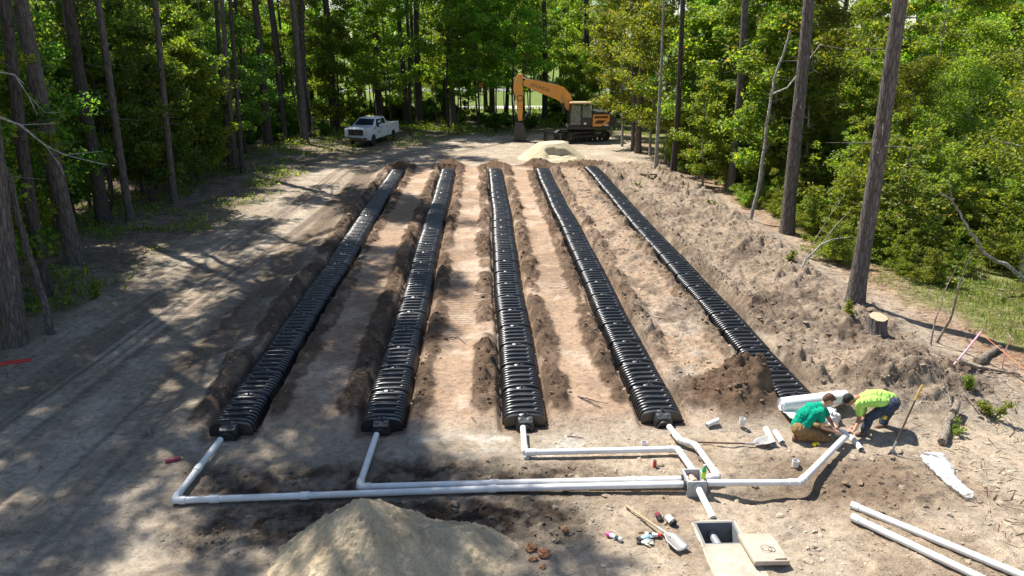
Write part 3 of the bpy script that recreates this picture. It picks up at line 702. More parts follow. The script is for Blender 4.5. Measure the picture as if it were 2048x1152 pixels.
# ------------------------------------------------------------------ sunken tank: slab with opening, riser walls, outlet filter, lid
x0, x1, y0, y1 = HOLE; cx, cy = (x0+x1)/2, (y0+y1)/2
root = empty('septic_tank', (cx, cy, 0), 0, 'buried pale concrete tank top with square opening below the box', 'tank')
X, Y = (x1-x0)/2, (y1-y0)/2; st = .02
m = MB()
m.box((-X-.03, -.64, st/2-.03), (.06, 2*Y+1.35, st+.06), .012); m.build('slab_edge', M['slab'], root)
m = MB(); m.box((X+.05, -.64, st/2-.03), (.10, 2*Y+1.35, st+.06), .012); m.build('slab_edge', M['slab'], root)
m = MB(); m.box((0, Y+.035, st/2-.032), (2*X, .05, st+.06), .01); m.build('slab_edge', M['slab'], root)
m = MB(); m.box((0, -Y-.62, st/2-.032), (2*X, 1.23, st+.06), .012); m.build('slab_front', M['slab'], root)
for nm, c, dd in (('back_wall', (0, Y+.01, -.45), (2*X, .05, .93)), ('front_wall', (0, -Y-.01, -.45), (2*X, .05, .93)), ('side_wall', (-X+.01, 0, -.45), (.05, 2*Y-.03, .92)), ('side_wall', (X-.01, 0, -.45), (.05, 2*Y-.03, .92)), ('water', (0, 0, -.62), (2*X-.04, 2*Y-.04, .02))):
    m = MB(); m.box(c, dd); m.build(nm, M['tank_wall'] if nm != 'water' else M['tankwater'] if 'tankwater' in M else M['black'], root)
m = MB(); m.pipe((-.03, Y-.02, -.20), (.03, -.07, -.25), .065, .055, 18); m.build('outlet_pipe', M['pipe_shaded'], root, auto=R(50))
m = MB(); m.pipe((.028, -.06, -.245), (.045, -.13, -.26), .085, .072, 20); tee = m.build('outlet_tee', M['pipe_shaded'], root, auto=R(50))
m = MB(); m.lathe([(.055, 0), (.055, .03), (.03, .035), (.03, .06)], 14, Matrix.Translation((.038, -.095, -.255)) @ Matrix.Rotation(R(80), 4, 'X'))
for k in range(6):
    a = k*math.pi/3; m.box((.040+.045*math.cos(a), -.115, -.257+.045*math.sin(a)), (.02, .02, .06))
m.build('filter_cartridge', M['black'], tee)
# lid
root = empty('tank_lid', (4.20, 9.22, .0), R(2), 'thick pale concrete lid lying beside the tank opening', 'lid')
m = MB(); m.box((0, 0, .085), (.54, .70, .075), .012, Matrix.Rotation(R(-2.5), 4, 'X') @ Matrix.Rotation(R(2), 4, 'Y')); m.build('lid_slab', M['slab'], root)
m = MB(); m.tube([(.02+.07*math.cos(t)*1.2, -.06+.07*math.sin(t), .128+.03*abs(math.sin(t*.5))) for t in np.linspace(.3, 6.6, 16)], .0035, 6); m.build('wire_handle', M['black'], root)
m = MB(); m.tube([(.10+.05*math.cos(t), -.07+.06*math.sin(t), .130) for t in np.linspace(2.6, 8.2, 14)], .0035, 6); m.build('wire_handle', M['black'], root)
m = MB(); m.prism([(-.10, 0), (.13, 0), (.10, .03), (-.06, .028)], -.31, -.20, Matrix.Translation((.12, 0, .122))); m.build('raised_corner', M['slab'], root)

# ------------------------------------------------------------------ sand piles
def pile(name, label, center, rx, ry, prof, seed, mat, n=150, m_=90, cat='sand pile'):
    th = np.linspace(0, 2*np.pi, n, endpoint=False); rr = np.linspace(0, 1, m_)**.9
    T, RR = np.meshgrid(th, rr); x = RR*np.cos(T)*rx; y = RR*np.sin(T)*ry
    z = prof(x, y, RR)
    V = np.stack([x.ravel(), y.ravel(), z.ravel()], 1)
    F = []
    for j in range(m_-1):
        a = np.arange(n); b = (a+1) % n; F.append(np.stack([j*n+a, (j+1)*n+a, (j+1)*n+b, j*n+b], 1))
    me = mk_mesh(name, V, np.concatenate(F)[:, ::-1], True); o = link(name, me, mat, None, center)
    return tag(o, label, cat)
def sand_mat(name, c1, c2, c3):
    m, nt, nd, lk, b = _new(name); v = coords(nd, lk)
    n1 = noise(nd, lk, v, 2.2, 8, .65); n2 = noise(nd, lk, v, 26, 6, .7)
    c = ramp(nd, lk, n1.outputs[0], [(.3, c1), (.55, c2), (.75, c3)]).outputs[0]
    f = ramp(nd, lk, n2.outputs[0], [(.3, (.75,)*3), (.7, (1.18,)*3)]).outputs[0]
    lk.new(mix(nd, lk, 1, c, f, 'MULTIPLY'), b.inputs['Base Color']); b.inputs['Roughness'].default_value = .96; b.inputs['Specular IOR Level'].default_value = .1
    b1 = bump(nd, lk, n1.outputs[0], .4, .08); lk.new(bump(nd, lk, n2.outputs[0], .75, .035, b1), b.inputs['Normal']); return m
M['sand_grey'] = sand_mat('grey_sand', (.40, .31, .195), (.52, .42, .28), (.62, .52, .37))
M['sand_pale'] = sand_mat('pale_sand', (.50, .42, .27), (.60, .52, .35), (.68, .60, .44))
def prof1(x, y, rr):
    d1 = np.hypot(x+.0, y*1.0); z1 = 1.12-d1*.80
    d2 = np.hypot((x-1.05)*.85, (y-.10)); z2 = .56-d2*.62
    d3 = np.hypot((x-1.55)*.85, (y-.15)); z3 = .30-d3*.55
    k = .05; z = np.log(np.exp(z1/k)+np.exp(z2/k)+np.exp(z3/k))*k
    wx, wy = x*1, y*1
    z = z + .14*(fbm(wx*2.2, wy*2.2, 201, 4)-.5)+.09*(np.abs(fbm(wx*5, wy*5, 203, 4, .7)-.5)*2-.2)+.05*(fbm(wx*17, wy*17, 205, 2)-.5)
    z = z*1.0 - .12*sst(.85, 1.0, rr)
    return np.maximum(z, -.12-.1*rr)
pile('sand_pile', 'large grey-beige sand heap cut by the bottom edge of the picture', (-1.83, 9.25, 0), 3.6, 2.1, prof1, 1, M['sand_grey'], 350, 140)
def prof2(x, y, rr):
    x = x/1.32; y = y/1.3; d = np.hypot(x/1.45, y/1.25); z = np.minimum(1.30+.12*x, 1.9*(1.22-d)*.95)
    z = np.where(z > 0, z, z*.25)
    wv = .25*(fbm(x*2, y*2, 213, 3)-.5)
    cut = sst(-.55, -.25, x+wv)*(1-sst(1.25, 1.5, x+wv))*(1-sst(-.92, -.80, y+wv))
    z = z - cut*np.clip(z-.08-.25*(fbm(x*3, y*3, 215, 3)-.3), 0, 2)*.6
    return np.maximum(z*.80 + .18*(fbm(x*1.6, y*1.6, 211, 4)-.5)*sst(.2, .6, rr), -.15-.1*rr)
pile('sand_pile', 'pale flat-topped sand heap beyond the rows below the excavator', (4.75, 50.3, 0), 4.3, 3.4, prof2, 2, M['sand_pale'], 140, 80)
# orange clods by the front heap
k = 0
for px, py, s in ((1062, 1098, .075), (1087, 1110, .085), (1066, 1120, .05), (1130, 1060, .05), (1085, 1135, .04)):
    th = np.linspace(0, np.pi, 13); ph = np.linspace(0, 2*np.pi, 22, endpoint=False); Tt, Pp = np.meshgrid(th, ph, indexing='ij'); xx, yy, zz = np.sin(Tt)*np.cos(Pp), np.sin(Tt)*np.sin(Pp), np.cos(Tt)
    ff = 1+1.5*(fbm(xx*1.7+px+zz*1.3, yy*1.7+zz*1.9, 5, 4, .65)-.5); V = np.stack([xx*ff*1.15, yy*ff, zz*ff*.75], -1).reshape(-1, 3)*s
    me = mk_mesh('clay_clod', V, [(i*22+j, (i+1)*22+j, (i+1)*22+(j+1) % 22, i*22+(j+1) % 22) for i in range(12) for j in range(22)], False); o = link('clay_clod', me, M['brown_red'], None, onG(px, py, s*.35))
    tag(o, ['rounded orange clay clod left of its pair at the sand heap foot', 'larger orange clay clod right of its pair at the sand heap foot', 'small orange clod below the pair of clay clods', 'small orange clod above the pair, nearer the pipes', 'smallest orange clod at the bottom edge under the pair'][k], 'clod', 'orange clay clods by the sand heap'); k += 1

# ------------------------------------------------------------------ loose pipes and fittings
def loose_pipe(name, a, b, r, label, mat='pvc', group=None, cat='pipe'):
    a, b = Vector(a), Vector(b); c = (a+b)/2; root = empty(name, c, 0, label, cat, group)
    m = MB(); m.pipe(a-c, b-c, r, r*.9, 18); m.build('tube_wall', M[mat], root, auto=R(50))
    return root
a = onG(1703, 1015, .05); b = G(2120, 1182, .06); r = loose_pipe('long_pipe', a, b, PR, 'upper of two long white pipes lying at bottom right', group='loose long pipes')
dd = (b-a).normalized(); m = MB(); m.pipe(-(b-a)/2-dd*.01, -(b-a)/2+dd*.12, PR*1.14, PR*.9, 18); m.build('bell_end', M['pvc'], r, auto=R(50))
a = onG(1704, 1039, .05); b = G(2080, 1212, .06); r = loose_pipe('long_pipe', a, b, PR, 'lower of two long white pipes lying at bottom right', group='loose long pipes')
dd = (b-a).normalized(); m = MB(); m.pipe(-(b-a)/2-dd*.01, -(b-a)/2+dd*.12, PR*1.14, PR*.9, 18); m.build('bell_end', M['pvc'], r, auto=R(50))
loose_pipe('pipe_offcut', onG(1531, 862, .055), onG(1546, 893, .055), PR, 'white pipe offcut lying on the flat shovel blade', group='short pipe offcuts')
loose_pipe('pipe_offcut', onG(1550, 868, .05), onG(1564, 890, .05), PR, 'sandy white pipe offcut just left of the kneeling worker', group='short pipe offcuts')
loose_pipe('pipe_offcut', onG(1694, 870, .05), onG(1722, 904, .05), PR, 'white pipe offcut on the ground between the two workers', group='short pipe offcuts')
loose_pipe('pipe_offcut', onG(1413, 855, .05), onG(1437, 844, .05), PR*.9, 'short grey-white pipe offcut right of the fourth row end', group='short pipe offcuts')
loose_pipe('pipe_coupling', onG(1484, 848, -.01), onG(1484, 848, .13), .06, 'white sleeve fitting standing below the dirt mound', group='loose pipe fittings', cat='fitting')
loose_pipe('pipe_coupling', onG(1590, 932, -.01), onG(1590, 932, .12), .062, 'white sleeve fitting standing alone above the right pipe bend', group='loose pipe fittings', cat='fitting')
loose_pipe('pipe_coupling', onG(1288, 893, -.01), onG(1288, 893, .10), .06, 'small white sleeve fitting behind the upper horizontal pipe', group='loose pipe fittings', cat='fitting')
p = onG(1405, 921, .05); loose_pipe('pipe_coupling', p, p+Vector((-.05, .04, .03)), .062, 'white ring fitting with sandy inside above the green bottle', group='loose pipe fittings', cat='fitting')
# black and white fitting
p = onG(1345, 1050, .05); r = empty('pipe_fitting', p, 0, 'white and black rubber fitting lying above the wooden-handled shovel', 'fitting')
m = MB(); m.pipe((0, 0, 0), (-.06, .12, .02), .06, .05, 18); m.build('white_sleeve', M['pvc'], r, auto=R(50))
m = MB(); m.pipe((.014, -.028, -.004), (-.004, .008, .0), .064, .045, 18); m.build('rubber_ring', M['black'], r, auto=R(50))
m = MB(); m.lathe([(.05, 0), (.05, .004)], 16, Matrix.Translation((.0, -.005, 0)) @ Matrix.Rotation(R(75), 4, 'X')); m.build('inner_plug', M['black'], r)
p = onG(1321, 1042, .03); r = empty('rubber_coupling', p, 0, 'small dark red-black coupling left of the black-ended fitting', 'fitting')
m = MB(); m.pipe((0, 0, -.02), (-.02, .07, .02), .05, .038, 16); m.build('sleeve', M['black'], r, auto=R(50)); m = MB(); m.pipe((-.018, .06, .012), (-.035, .12, .03), .045, .036, 16); m.build('neck', M['bottle_red'], r, auto=R(50))
# marking paint cans
def spray(label, p, rz, cap, s=1.0):
    r = empty('spray_can', p, rz, label, 'spray can', 'marking paint cans'); r.rotation_euler = (R(90), 0, rz); r.scale = (s, s, s)
    m = MB(); m.lathe([(.030, 0), (.033, .004), (.033, .20), (.024, .22)], 18); m.build('can_body', M['sign_white'], r, auto=R(40))
    m = MB(); m.lathe([(.030, .2005), (.0345, .205), (.0345, .255), (.028, .262)], 18); m.build('cap', M[cap], r, auto=R(40))
    m = MB(); m.lathe([(.0333, .05), (.0335, .052), (.0335, .11), (.0333, .112)], 18, cap=False); m.build('paper_band', M['denim'], r)
    return r
spray('white spray can with bright pink cap lying left of the gloves', onG(1243, 1083, .035), R(-127), 'pink')
spray('white spray can with orange-red cap under the shovel handle', onG(1290, 1072, .04), R(78), 'red', .95)
# gloves
def glove(label, p, rz, mat):
    r = empty('work_glove', p, rz, label, 'glove', 'work gloves'); m = MB()
    m.tube([(0, -.10, 0), (0, -.05, .008), (0, .0, .012), (0, .05, .01)], [.042, .045, .052, .046], 10)
    for k in range(4): m.tube([(-.036+.024*k, .045, .010), (-.044+.03*k, .09, .018), (-.05+.034*k, .125-.012*abs(k-1.5), .006)], [.013, .0125, .009], 7)
    m.tube([(.04, -.02, .008), (.075, .012, .012), (.085, .045, .004)], [.016, .014, .010], 7)
    o = m.build('palm', mat, r, smooth=True); o.scale = (1, 1, .6)
    c = MB(); c.pipe((0, -.15, 0), (0, -.076, 0), .048, .042, 12); c.build('cuff', M['black'], r, auto=R(40)).scale = (1, 1, .55)
spot = onG(1291, 1084, .035)
glove('grey-blue work glove on top of the pair beside the shovel', spot+Vector((.01, .03, .03)), R(-70), M['glove'])
glove('pale work glove under the grey-blue one beside the shovel', spot+Vector((0, -.05, 0)), R(-95), M['glove2'] if 'glove2' in M else M['glove'])

# ------------------------------------------------------------------ shovels
def shovel(label, tip_handle, neck, blade_end, hmat, side=None, blade='square', w=.24, bend=0.0, collar=None):
    tip_handle, neck, blade_end = Vector(tip_handle), Vector(neck), Vector(blade_end)
    r = empty('shovel', neck, 0, label, 'shovel', 'shovels'); H = tip_handle-neck; L = H.length
    pts = [H*t+Vector((0, 0, bend*math.sin(t*math.pi))) for t in np.linspace(0, 1, 9)]
    m = MB(); m.tube(pts, [.017]*8+[.0165], 10); h = m.build('handle', M[hmat], r, auto=R(50))
    if collar is not None: m = MB(); m.tube([H*collar, H*(collar+.24)], [.0195, .019], 10); m.build('grip', M['yellow_wood'], r, auto=R(50))
    bd = blade_end-neck; f = bd.normalized(); s = f.cross(side or Vector((0, 0, 1))).normalized(); n = s.cross(f).normalized()
    if n.z < 0: n = -n
    BL = bd.length; vs = []; NU, NV = 6, 8
    for k in range(2):
        for j in range(NV+1):
            t = j/NV
            ww = w/2*(min(1, .30+2.2*t) if t < .32 else 1.0)
            if blade == 'round': ww = w/2*min(1, .35+2*t)*(1 if t < .6 else math.sqrt(max(.01, 1-((t-.6)/.42)**2)))
            for i in range(NU+1):
                u = -1+2*i/NU
                vs.append(f*(t*BL)+s*(u*ww)+n*(.035*u*u*min(1, t*4)-.012*math.sin(t*3.1)+k*.004))
    n_ = NU+1; b0 = (NV+1)*n_; fs = []
    for j in range(NV):
        for i in range(NU):
            a = j*n_+i; fs.append((a, a+1, a+n_+1, a+n_)); fs.append((b0+a, b0+a+n_, b0+a+n_+1, b0+a+1))
    for j in range(NV):
        fs.append((j*n_, j*n_+n_, b0+j*n_+n_, b0+j*n_)); fs.append((j*n_+NU, b0+j*n_+NU, b0+j*n_+n_+NU, j*n_+n_+NU))
    for i in range(NU): a = NV*n_+i; fs.append((a, a+1, b0+a+1, b0+a))
    m = MB(); m.add(vs, fs); m.build('blade', M['steel'], r, smooth=True)
    m = MB(); m.tube([-f*.0+H.normalized()*.18, Vector((0, 0, .0)), f*.10+n*.004], [.021, .022, .012], 10); m.build('socket', M['steel'], r, auto=R(50))
    return r
M['yellow_wood'] = plain('yellow_handle', (.62, .40, .10), .5, var=.15, scale=9)
shovel('square-bladed shovel with long wooden handle lying near the tank opening', onG(1251, 1016, .05), onG(1330, 1078, .12), onG(1366, 1106, .05), 'wood')
base = onG(1782, 908, 0)
shovel('shovel standing upright in the soil right of the bending worker', AT(1842, 775, base.y+.05), base+Vector((.02, 0, .10)), base+Vector((-.02, -.02, -.16)), 'darkwood', side=Vector((0, 1, 0)), blade='round', w=.20, collar=.80)
shovel('shovel with dark handle lying flat right of the S-shaped pipe', onG(1393, 889, .05), onG(1508, 894, .07), onG(1544, 887, .09), 'darkwood', w=.27)
# ------------------------------------------------------------------ people
def fuse(mb, voxel, smooth_it=4):
    me = mb.mesh('tmp'); o = bpy.data.objects.new('tmp', me); COL.objects.link(o)
    md = o.modifiers.new('r', 'REMESH'); md.mode = 'VOXEL'; md.voxel_size = voxel; md.use_smooth_shade = True
    s = o.modifiers.new('s', 'SMOOTH'); s.iterations = smooth_it; s.factor = .5
    dg = bpy.context.evaluated_depsgraph_get(); out = bpy.data.meshes.new_from_object(o.evaluated_get(dg))
    bpy.data.objects.remove(o); bpy.data.meshes.remove(me)
    out.polygons.foreach_set('use_smooth', [True]*len(out.polygons)); return out
def caps(m, pts, rads, n=12, flat=None):
    # a tapered limb with rounded ends
    pts = [Vector(p) for p in pts]; P = []; Rr = []
    d0 = (pts[0]-pts[1]).normalized(); d1 = (pts[-1]-pts[-2]).normalized()
    for a in (.98, .8, .45): P.append(pts[0]+d0*rads[0]*a); Rr.append(rads[0]*math.sqrt(1-a*a))
    P += pts; Rr += list(rads)
    for a in (.45, .8, .98): P.append(pts[-1]+d1*rads[-1]*a); Rr.append(rads[-1]*math.sqrt(1-a*a))
    m.tube(P, Rr, n)
def ell(m, c, r, rot=None, n=14):
    prof = [(math.sin(math.pi*t/10), -math.cos(math.pi*t/10)) for t in range(1, 10)]
    mt = Matrix.Translation(c) @ (rot.to_4x4() if rot is not None else Matrix.Identity(4)) @ Matrix.Diagonal((*r, 1))
    m.lathe(prof, n, mt)
def frame(fwd, up):
    f = Vector(fwd).normalized(); s = Vector(up).cross(f).normalized(); u = f.cross(s)
    return Matrix((f, s, u)).transposed()      # x forward, y left, z up
def hand(m, wrist, d, palm_n, s=1.0, curl=.5):
    d = Vector(d).normalized(); n = Vector(palm_n).normalized(); w = d.cross(n).normalized(); n = w.cross(d)
    wrist = Vector(wrist)
    c0 = wrist+d*.02*s
    for k in range(4): caps(m, [c0+w*(.010-.007*k)*0+w*(.028-.019*k)*s*.6, wrist+d*.088*s+w*(.033-.022*k)*s], [.014*s, .0125*s], 8)
    for k in range(4):
        L = (.070, .080, .074, .056)[k]*s; b = wrist+d*.085*s+w*(.033-.022*k)*s
        p1 = b+d*L*.45+n*L*.12*curl; p2 = p1+d*L*.28+n*L*.32*curl; p3 = p2+d*L*.08+n*L*.30*curl
        caps(m, [b, p1, p2, p3], [.0098*s, .0092*s, .0085*s, .0075*s], 8)
    t0 = wrist+d*.03*s+w*.030*s; t1 = t0+d*.03*s+w*.026*s+n*.018*s; t2 = t1+d*.028*s+n*.02*s*curl-w*.002
    caps(m, [t0, t1, t2], [.0125*s, .0105*s, .0088*s], 8)
def head(m, c, fwd, up, s=1.0):
    Fm = frame(fwd, up); T = lambda x, y, z: Vector(c)+Fm@Vector((x*s, y*s, z*s))
    ell(m, T(-.012, 0, .025), (.098*s, .078*s, .100*s), Fm); ell(m, T(.018, 0, -.045), (.070*s, .060*s, .075*s), Fm)
    ell(m, T(.055, 0, -.085), (.030*s, .032*s, .024*s), Fm)          # chin
    caps(m, [T(.082, 0, .015), T(.102, 0, -.022)], [.011*s, .017*s], 8)   # nose
    for y in (-1, 1):
        ell(m, T(.0, y*.080, -.005), (.022*s, .012*s, .034*s), Fm)       # ears
        ell(m, T(.074, y*.033, .032), (.018*s, .028*s, .010*s), Fm)      # brows
        ell(m, T(.060, y*.042, -.028), (.026*s, .024*s, .022*s), Fm)
    ell(m, T(.080, 0, -.058), (.014*s, .026*s, .010*s), Fm)           # mouth
    return T, Fm
def eyes(T, Fm, root, s):
    for y in (-1, 1):
        m = MB(); ell(m, T(.078, y*.033, .008), (.009*s, .012*s, .008*s), Fm, 10); m.build('eye', M['eye'], root, smooth=True)
M['eye'] = plain('eye', (.12, .09, .07), .2, var=.3, scale=60)
def person(name, label, base):
    return empty(name, base, 0, label, 'person', 'two workers at the pipe end')

def put(root, name, mb, mat, voxel, it=4):
    me = fuse(mb, voxel, it); o = Vector(root.location)
    me.transform(Matrix.Translation(-o)); return link(name, me, mat, root)
# --- kneeling worker, green shirt (facing right)
def J(x, y, Y): return AT(1540+x/6.4, 750+y/6.4, Y)
Yc = 12.62
base = onG(1622, 884); g1 = base.z
w1 = person('person', 'kneeling worker in a green T-shirt and brown trousers gripping the pipe end', base)
pel = J(372, 660, Yc+.05); chest = J(560, 440, Yc+.08); neckb = J(672, 385, Yc+.08); hd = J(752, 318, Yc+.06)
shN, shF = J(655, 470, Yc-.12), J(665, 405, Yc+.27)
elN, elF = J(668, 665, Yc-.13), J(770, 580, Yc+.26)
tgt = RUNS[4][2]
haN, haF = tgt+Vector((-.10, -.01, .07)), tgt+Vector((-.12, .10, .08))
hipN, hipF = J(385, 690, Yc-.07), J(395, 660, Yc+.20)
knN = J(715, 845, Yc-.13); knN.z = max(knN.z, g1+.07); knF = J(735, 800, Yc+.24); knF.z = g1+.07
anN = J(365, 800, Yc-.10); anN.z = g1+.09; anF = J(372, 780, Yc+.22); anF.z = g1+.09
b = MB()
T1, F1 = head(b, hd, Vector((.80, -.25, -.55)), Vector((.5, -.1, .85)), 1.0)
caps(b, [neckb, hd+Vector((-.01, .01, -.02))], [.062, .058])
caps(b, [pel, chest, neckb], [.12, .125, .08]); caps(b, [shN, shF], [.055, .055])
for s, e, h in ((shN, elN, haN), (shF, elF, haF)):
    caps(b, [s, s.lerp(e, .5), e], [.056, .050, .041]); caps(b, [e, e.lerp(h, .3), h], [.042, .042, .028])
    hand(b, h, (tgt+Vector((.02, .02, .0))-h), Vector((.1, .0, -1)), 1.0, .8)
for h, k, a in ((hipN, knN, anN), (hipF, knF, anF)): caps(b, [h, k], [.08, .055]); caps(b, [k, a], [.055, .04])
put(w1, 'body', b, M['skin'], .010, 2); eyes(lambda x, y, z: T1(x, y, z)-base, F1, w1, 1.0)
b = MB(); mid = pel.lerp(chest, .55)+Vector((-.05, 0, .05))
caps(b, [pel+Vector((-.01, 0, .01)), mid, chest, neckb+Vector((-.04, 0, -.01))], [.155, .162, .150, .085])
caps(b, [pel+Vector((0, -.10, 0)), chest+Vector((-.02, -.11, -.02)), shN], [.11, .105, .078]); caps(b, [pel+Vector((0, .10, 0)), chest+Vector((-.02, .12, .0)), shF], [.11, .105, .078])
caps(b, [shN, shF], [.078, .078])
for s, e in ((shN, elN), (shF, elF)): caps(b, [s, s.lerp(e, .52)], [.080, .074])
put(w1, 'shirt', b, M['tee_green'], .012, 5)
b = MB(); caps(b, [hipN+Vector((-.02, 0, -.01)), hipF+Vector((-.02, 0, -.01))], [.145, .145])
for h, k, a in ((hipN, knN, anN), (hipF, knF, anF)): caps(b, [h, h.lerp(k, .5), k], [.125, .105, .078]); caps(b, [k, k.lerp(a, .5), a], [.076, .080, .062])
put(w1, 'trousers', b, M['khaki'], .012, 4)
for a in (anN, anF):
    b = MB(); caps(b, [a+Vector((.02, 0, 0)), a+Vector((-.07, 0, -.01))], [.055, .052]); caps(b, [a+Vector((-.07, 0, 0)), Vector((a.x-.085, a.y, g1+.03))], [.05, .042]); caps(b, [Vector((a.x-.085, a.y, g1+.05)), Vector((a.x-.075, a.y, g1-.0))], [.045, .04])
    put(w1, 'boot', b, M['boot'], .012, 3)
b = MB(); ell(b, T1(-.022, 0, .040), (.103, .086, .100), F1); ell(b, T1(-.06, 0, -.01), (.06, .075, .07), F1); ell(b, T1(.045, 0, .085), (.055, .065, .045), F1)
put(w1, 'hair', b, M['hair'], .010, 2)
# --- bending worker, lime shirt (facing left)
Yc = 12.78
base = onG(1745, 884); g2 = base.z
w2 = person('person', 'worker in a lime T-shirt, jeans and black cap bending over the pipe', base)
hipc = J(1560, 330, Yc+.10); chest = J(1290, 285, Yc+.08); neckb = J(1105, 305, Yc+.04); hd = J(1010, 318, Yc+.02)
shN, shF = J(1150, 365, Yc-.14), J(1170, 330, Yc+.26)
elN, elF = J(1140, 575, Yc-.13), J(1215, 545, Yc+.20)
tgt2 = tgt+Vector((.02, .0, .06)); haN, haF = J(1048, 690, Yc-.12), J(1085, 660, Yc+.02)
haN = tgt+Vector((.15, .02, .10)); haF = tgt+Vector((.14, .12, .10))
hipN, hipF = J(1555, 375, Yc-.05), J(1570, 350, Yc+.22)
knN, knF = J(1275, 545, Yc-.10), J(1450, 590, Yc+.24)
anN, anF = J(1195, 800, Yc-.08), J(1435, 780, Yc+.20); anN.z = g2+.10; anF.z = g2+.10
b = MB(); T2, F2 = head(b, hd, Vector((-.55, -.12, -.83)), Vector((-.78, 0, .55)), 1.0)
caps(b, [neckb, hd], [.06, .056]); caps(b, [hipc, chest, neckb], [.11, .12, .08]); caps(b, [shN, shF], [.055, .055])
for s, e, h in ((shN, elN, haN), (shF, elF, haF)):
    caps(b, [s, s.lerp(e, .5), e], [.056, .050, .041]); caps(b, [e, e.lerp(h, .3), h], [.043, .043, .028])
    hand(b, h, (tgt+Vector((.0, .02, .02))-h), Vector((-.1, 0, -1)), 1.0, .8)
for h, k, a in ((hipN, knN, anN), (hipF, knF, anF)): caps(b, [h, k], [.08, .055]); caps(b, [k, a], [.055, .04])
put(w2, 'body', b, M['skin2'], .010, 2); eyes(lambda x, y, z: T2(x, y, z)-base, F2, w2, 1.0)
b = MB(); caps(b, [hipc+Vector((-.06, 0, .03)), hipc.lerp(chest, .5)+Vector((0, 0, .03)), chest, neckb+Vector((.05, 0, 0))], [.155, .165, .155, .085])
for s, sgn in ((shN, -.11), (shF, .11)): caps(b, [hipc+Vector((-.08, sgn, .01)), chest+Vector((0, sgn*1.1, -.02)), s], [.11, .12, .082])
caps(b, [shN, shF], [.082, .082])
for s, e in ((shN, elN), (shF, elF)): caps(b, [s, s.lerp(e, .55)], [.084, .078])
caps(b, [hipc+Vector((-.12, -.06, -.10)), chest+Vector((0, 0, -.08))], [.08, .10])
put(w2, 'shirt', b, M['tee_lime'], .012, 5)
b = MB(); caps(b, [hipN+Vector((.0, 0, .0)), hipF+Vector((.0, 0, .0))], [.15, .15])
for h, k, a in ((hipN, knN, anN), (hipF, knF, anF)): caps(b, [h, h.lerp(k, .5), k], [.135, .112, .088]); caps(b, [k, k.lerp(a, .5), a+Vector((0, 0, .02))], [.086, .086, .076])
put(w2, 'trousers', b, M['denim'], .012, 4)
for a in (anN, anF):
    b = MB(); caps(b, [a+Vector((0, 0, .07)), a+Vector((0, 0, -.05))], [.058, .058]); caps(b, [Vector((a.x+.02, a.y, g2+.045)), Vector((a.x-.15, a.y-.03, g2+.035))], [.052, .045])
    put(w2, 'boot', b, M['boot'], .012, 3)
b = MB(); ell(b, T2(-.015, 0, .045), (.108, .092, .092), F2); ell(b, T2(-.05, 0, .0), (.070, .080, .05), F2); 
caps(b, [T2(.07, -.04, .052), T2(.07, .04, .052)], [.03, .03]); caps(b, [T2(.10, -.045, .055), T2(.17, -.02, .045), T2(.17, .02, .045), T2(.10, .045, .055)], [.012, .010, .010, .012]); caps(b, [T2(.08, 0, .055), T2(.165, 0, .047)], [.025, .012])
put(w2, 'cap', b, M['cap'], .010, 2)
m = MB(); q = J(1468, 545, Yc-.02)-base; m.box(q, (.075, .05, .09), .012, Matrix.Rotation(R(20), 4, 'Y')); m.build('tape_measure', M['yellow'], w2)
m = MB(); q = onG(1631, 891, .03); mm = empty('yellow_level', q, R(20), 'small yellow box level lying in front of the kneeling worker', 'tool'); m.box((0, 0, 0), (.14, .07, .06), .008); m.build('case', M['yellow'], mm); m = MB(); m.box((.0, -.036, 0), (.05, .004, .025)); m.build('vial', M['black'], mm)

# ------------------------------------------------------------------ fabric roll, sack, plastic film
a, b_ = onG(1560, 822, .15), onG(1690, 806, .15); c = (a+b_)/2; r = empty('fabric_roll', c, 0, 'white geotextile roll lying across the end of the rightmost row', 'fabric roll')
d = (b_-a).normalized(); L = (b_-a).length; sd = Vector((-d.y, d.x, 0)); m = MB(); V = []; n = 60
for k in range(n+1):
    t = k/n*4.2*2*math.pi; rr = .045+.100*(k/n)
    V += [-d*L/2+sd*rr*math.cos(t)+Vector((0, 0, rr*math.sin(t))), d*L/2+sd*rr*math.cos(t)+Vector((0, 0, rr*math.sin(t)))]
m.add(V, [(2*k, 2*k+1, 2*k+3, 2*k+2) for k in range(n)]); m.tube([-d*(L/2+.01), d*(L/2+.01)], .046, 12); m.tube([-d*(L/2-.012), d*(L/2-.012)], .143, 28); m.build('wound_cloth', M['white_cloth'], r, auto=R(40))
m = MB(); V = []; N = 14; rs = random.Random(4)
for i in range(N+1):
    for j in range(7):
        u = i/N; v = j/6
        V.append(-d*L*.5+d*L*(u*.75)-sd*(.10+.28*v*(1-.4*u)) + Vector((0, 0, -.125+.035*math.sin(u*9+v*3)+.02*rs.random())))
m.add(V, [(i*7+j, i*7+j+1, (i+1)*7+j+1, (i+1)*7+j) for i in range(N) for j in range(6)]); m.build('loose_flap', M['white_cloth'], r, smooth=True)
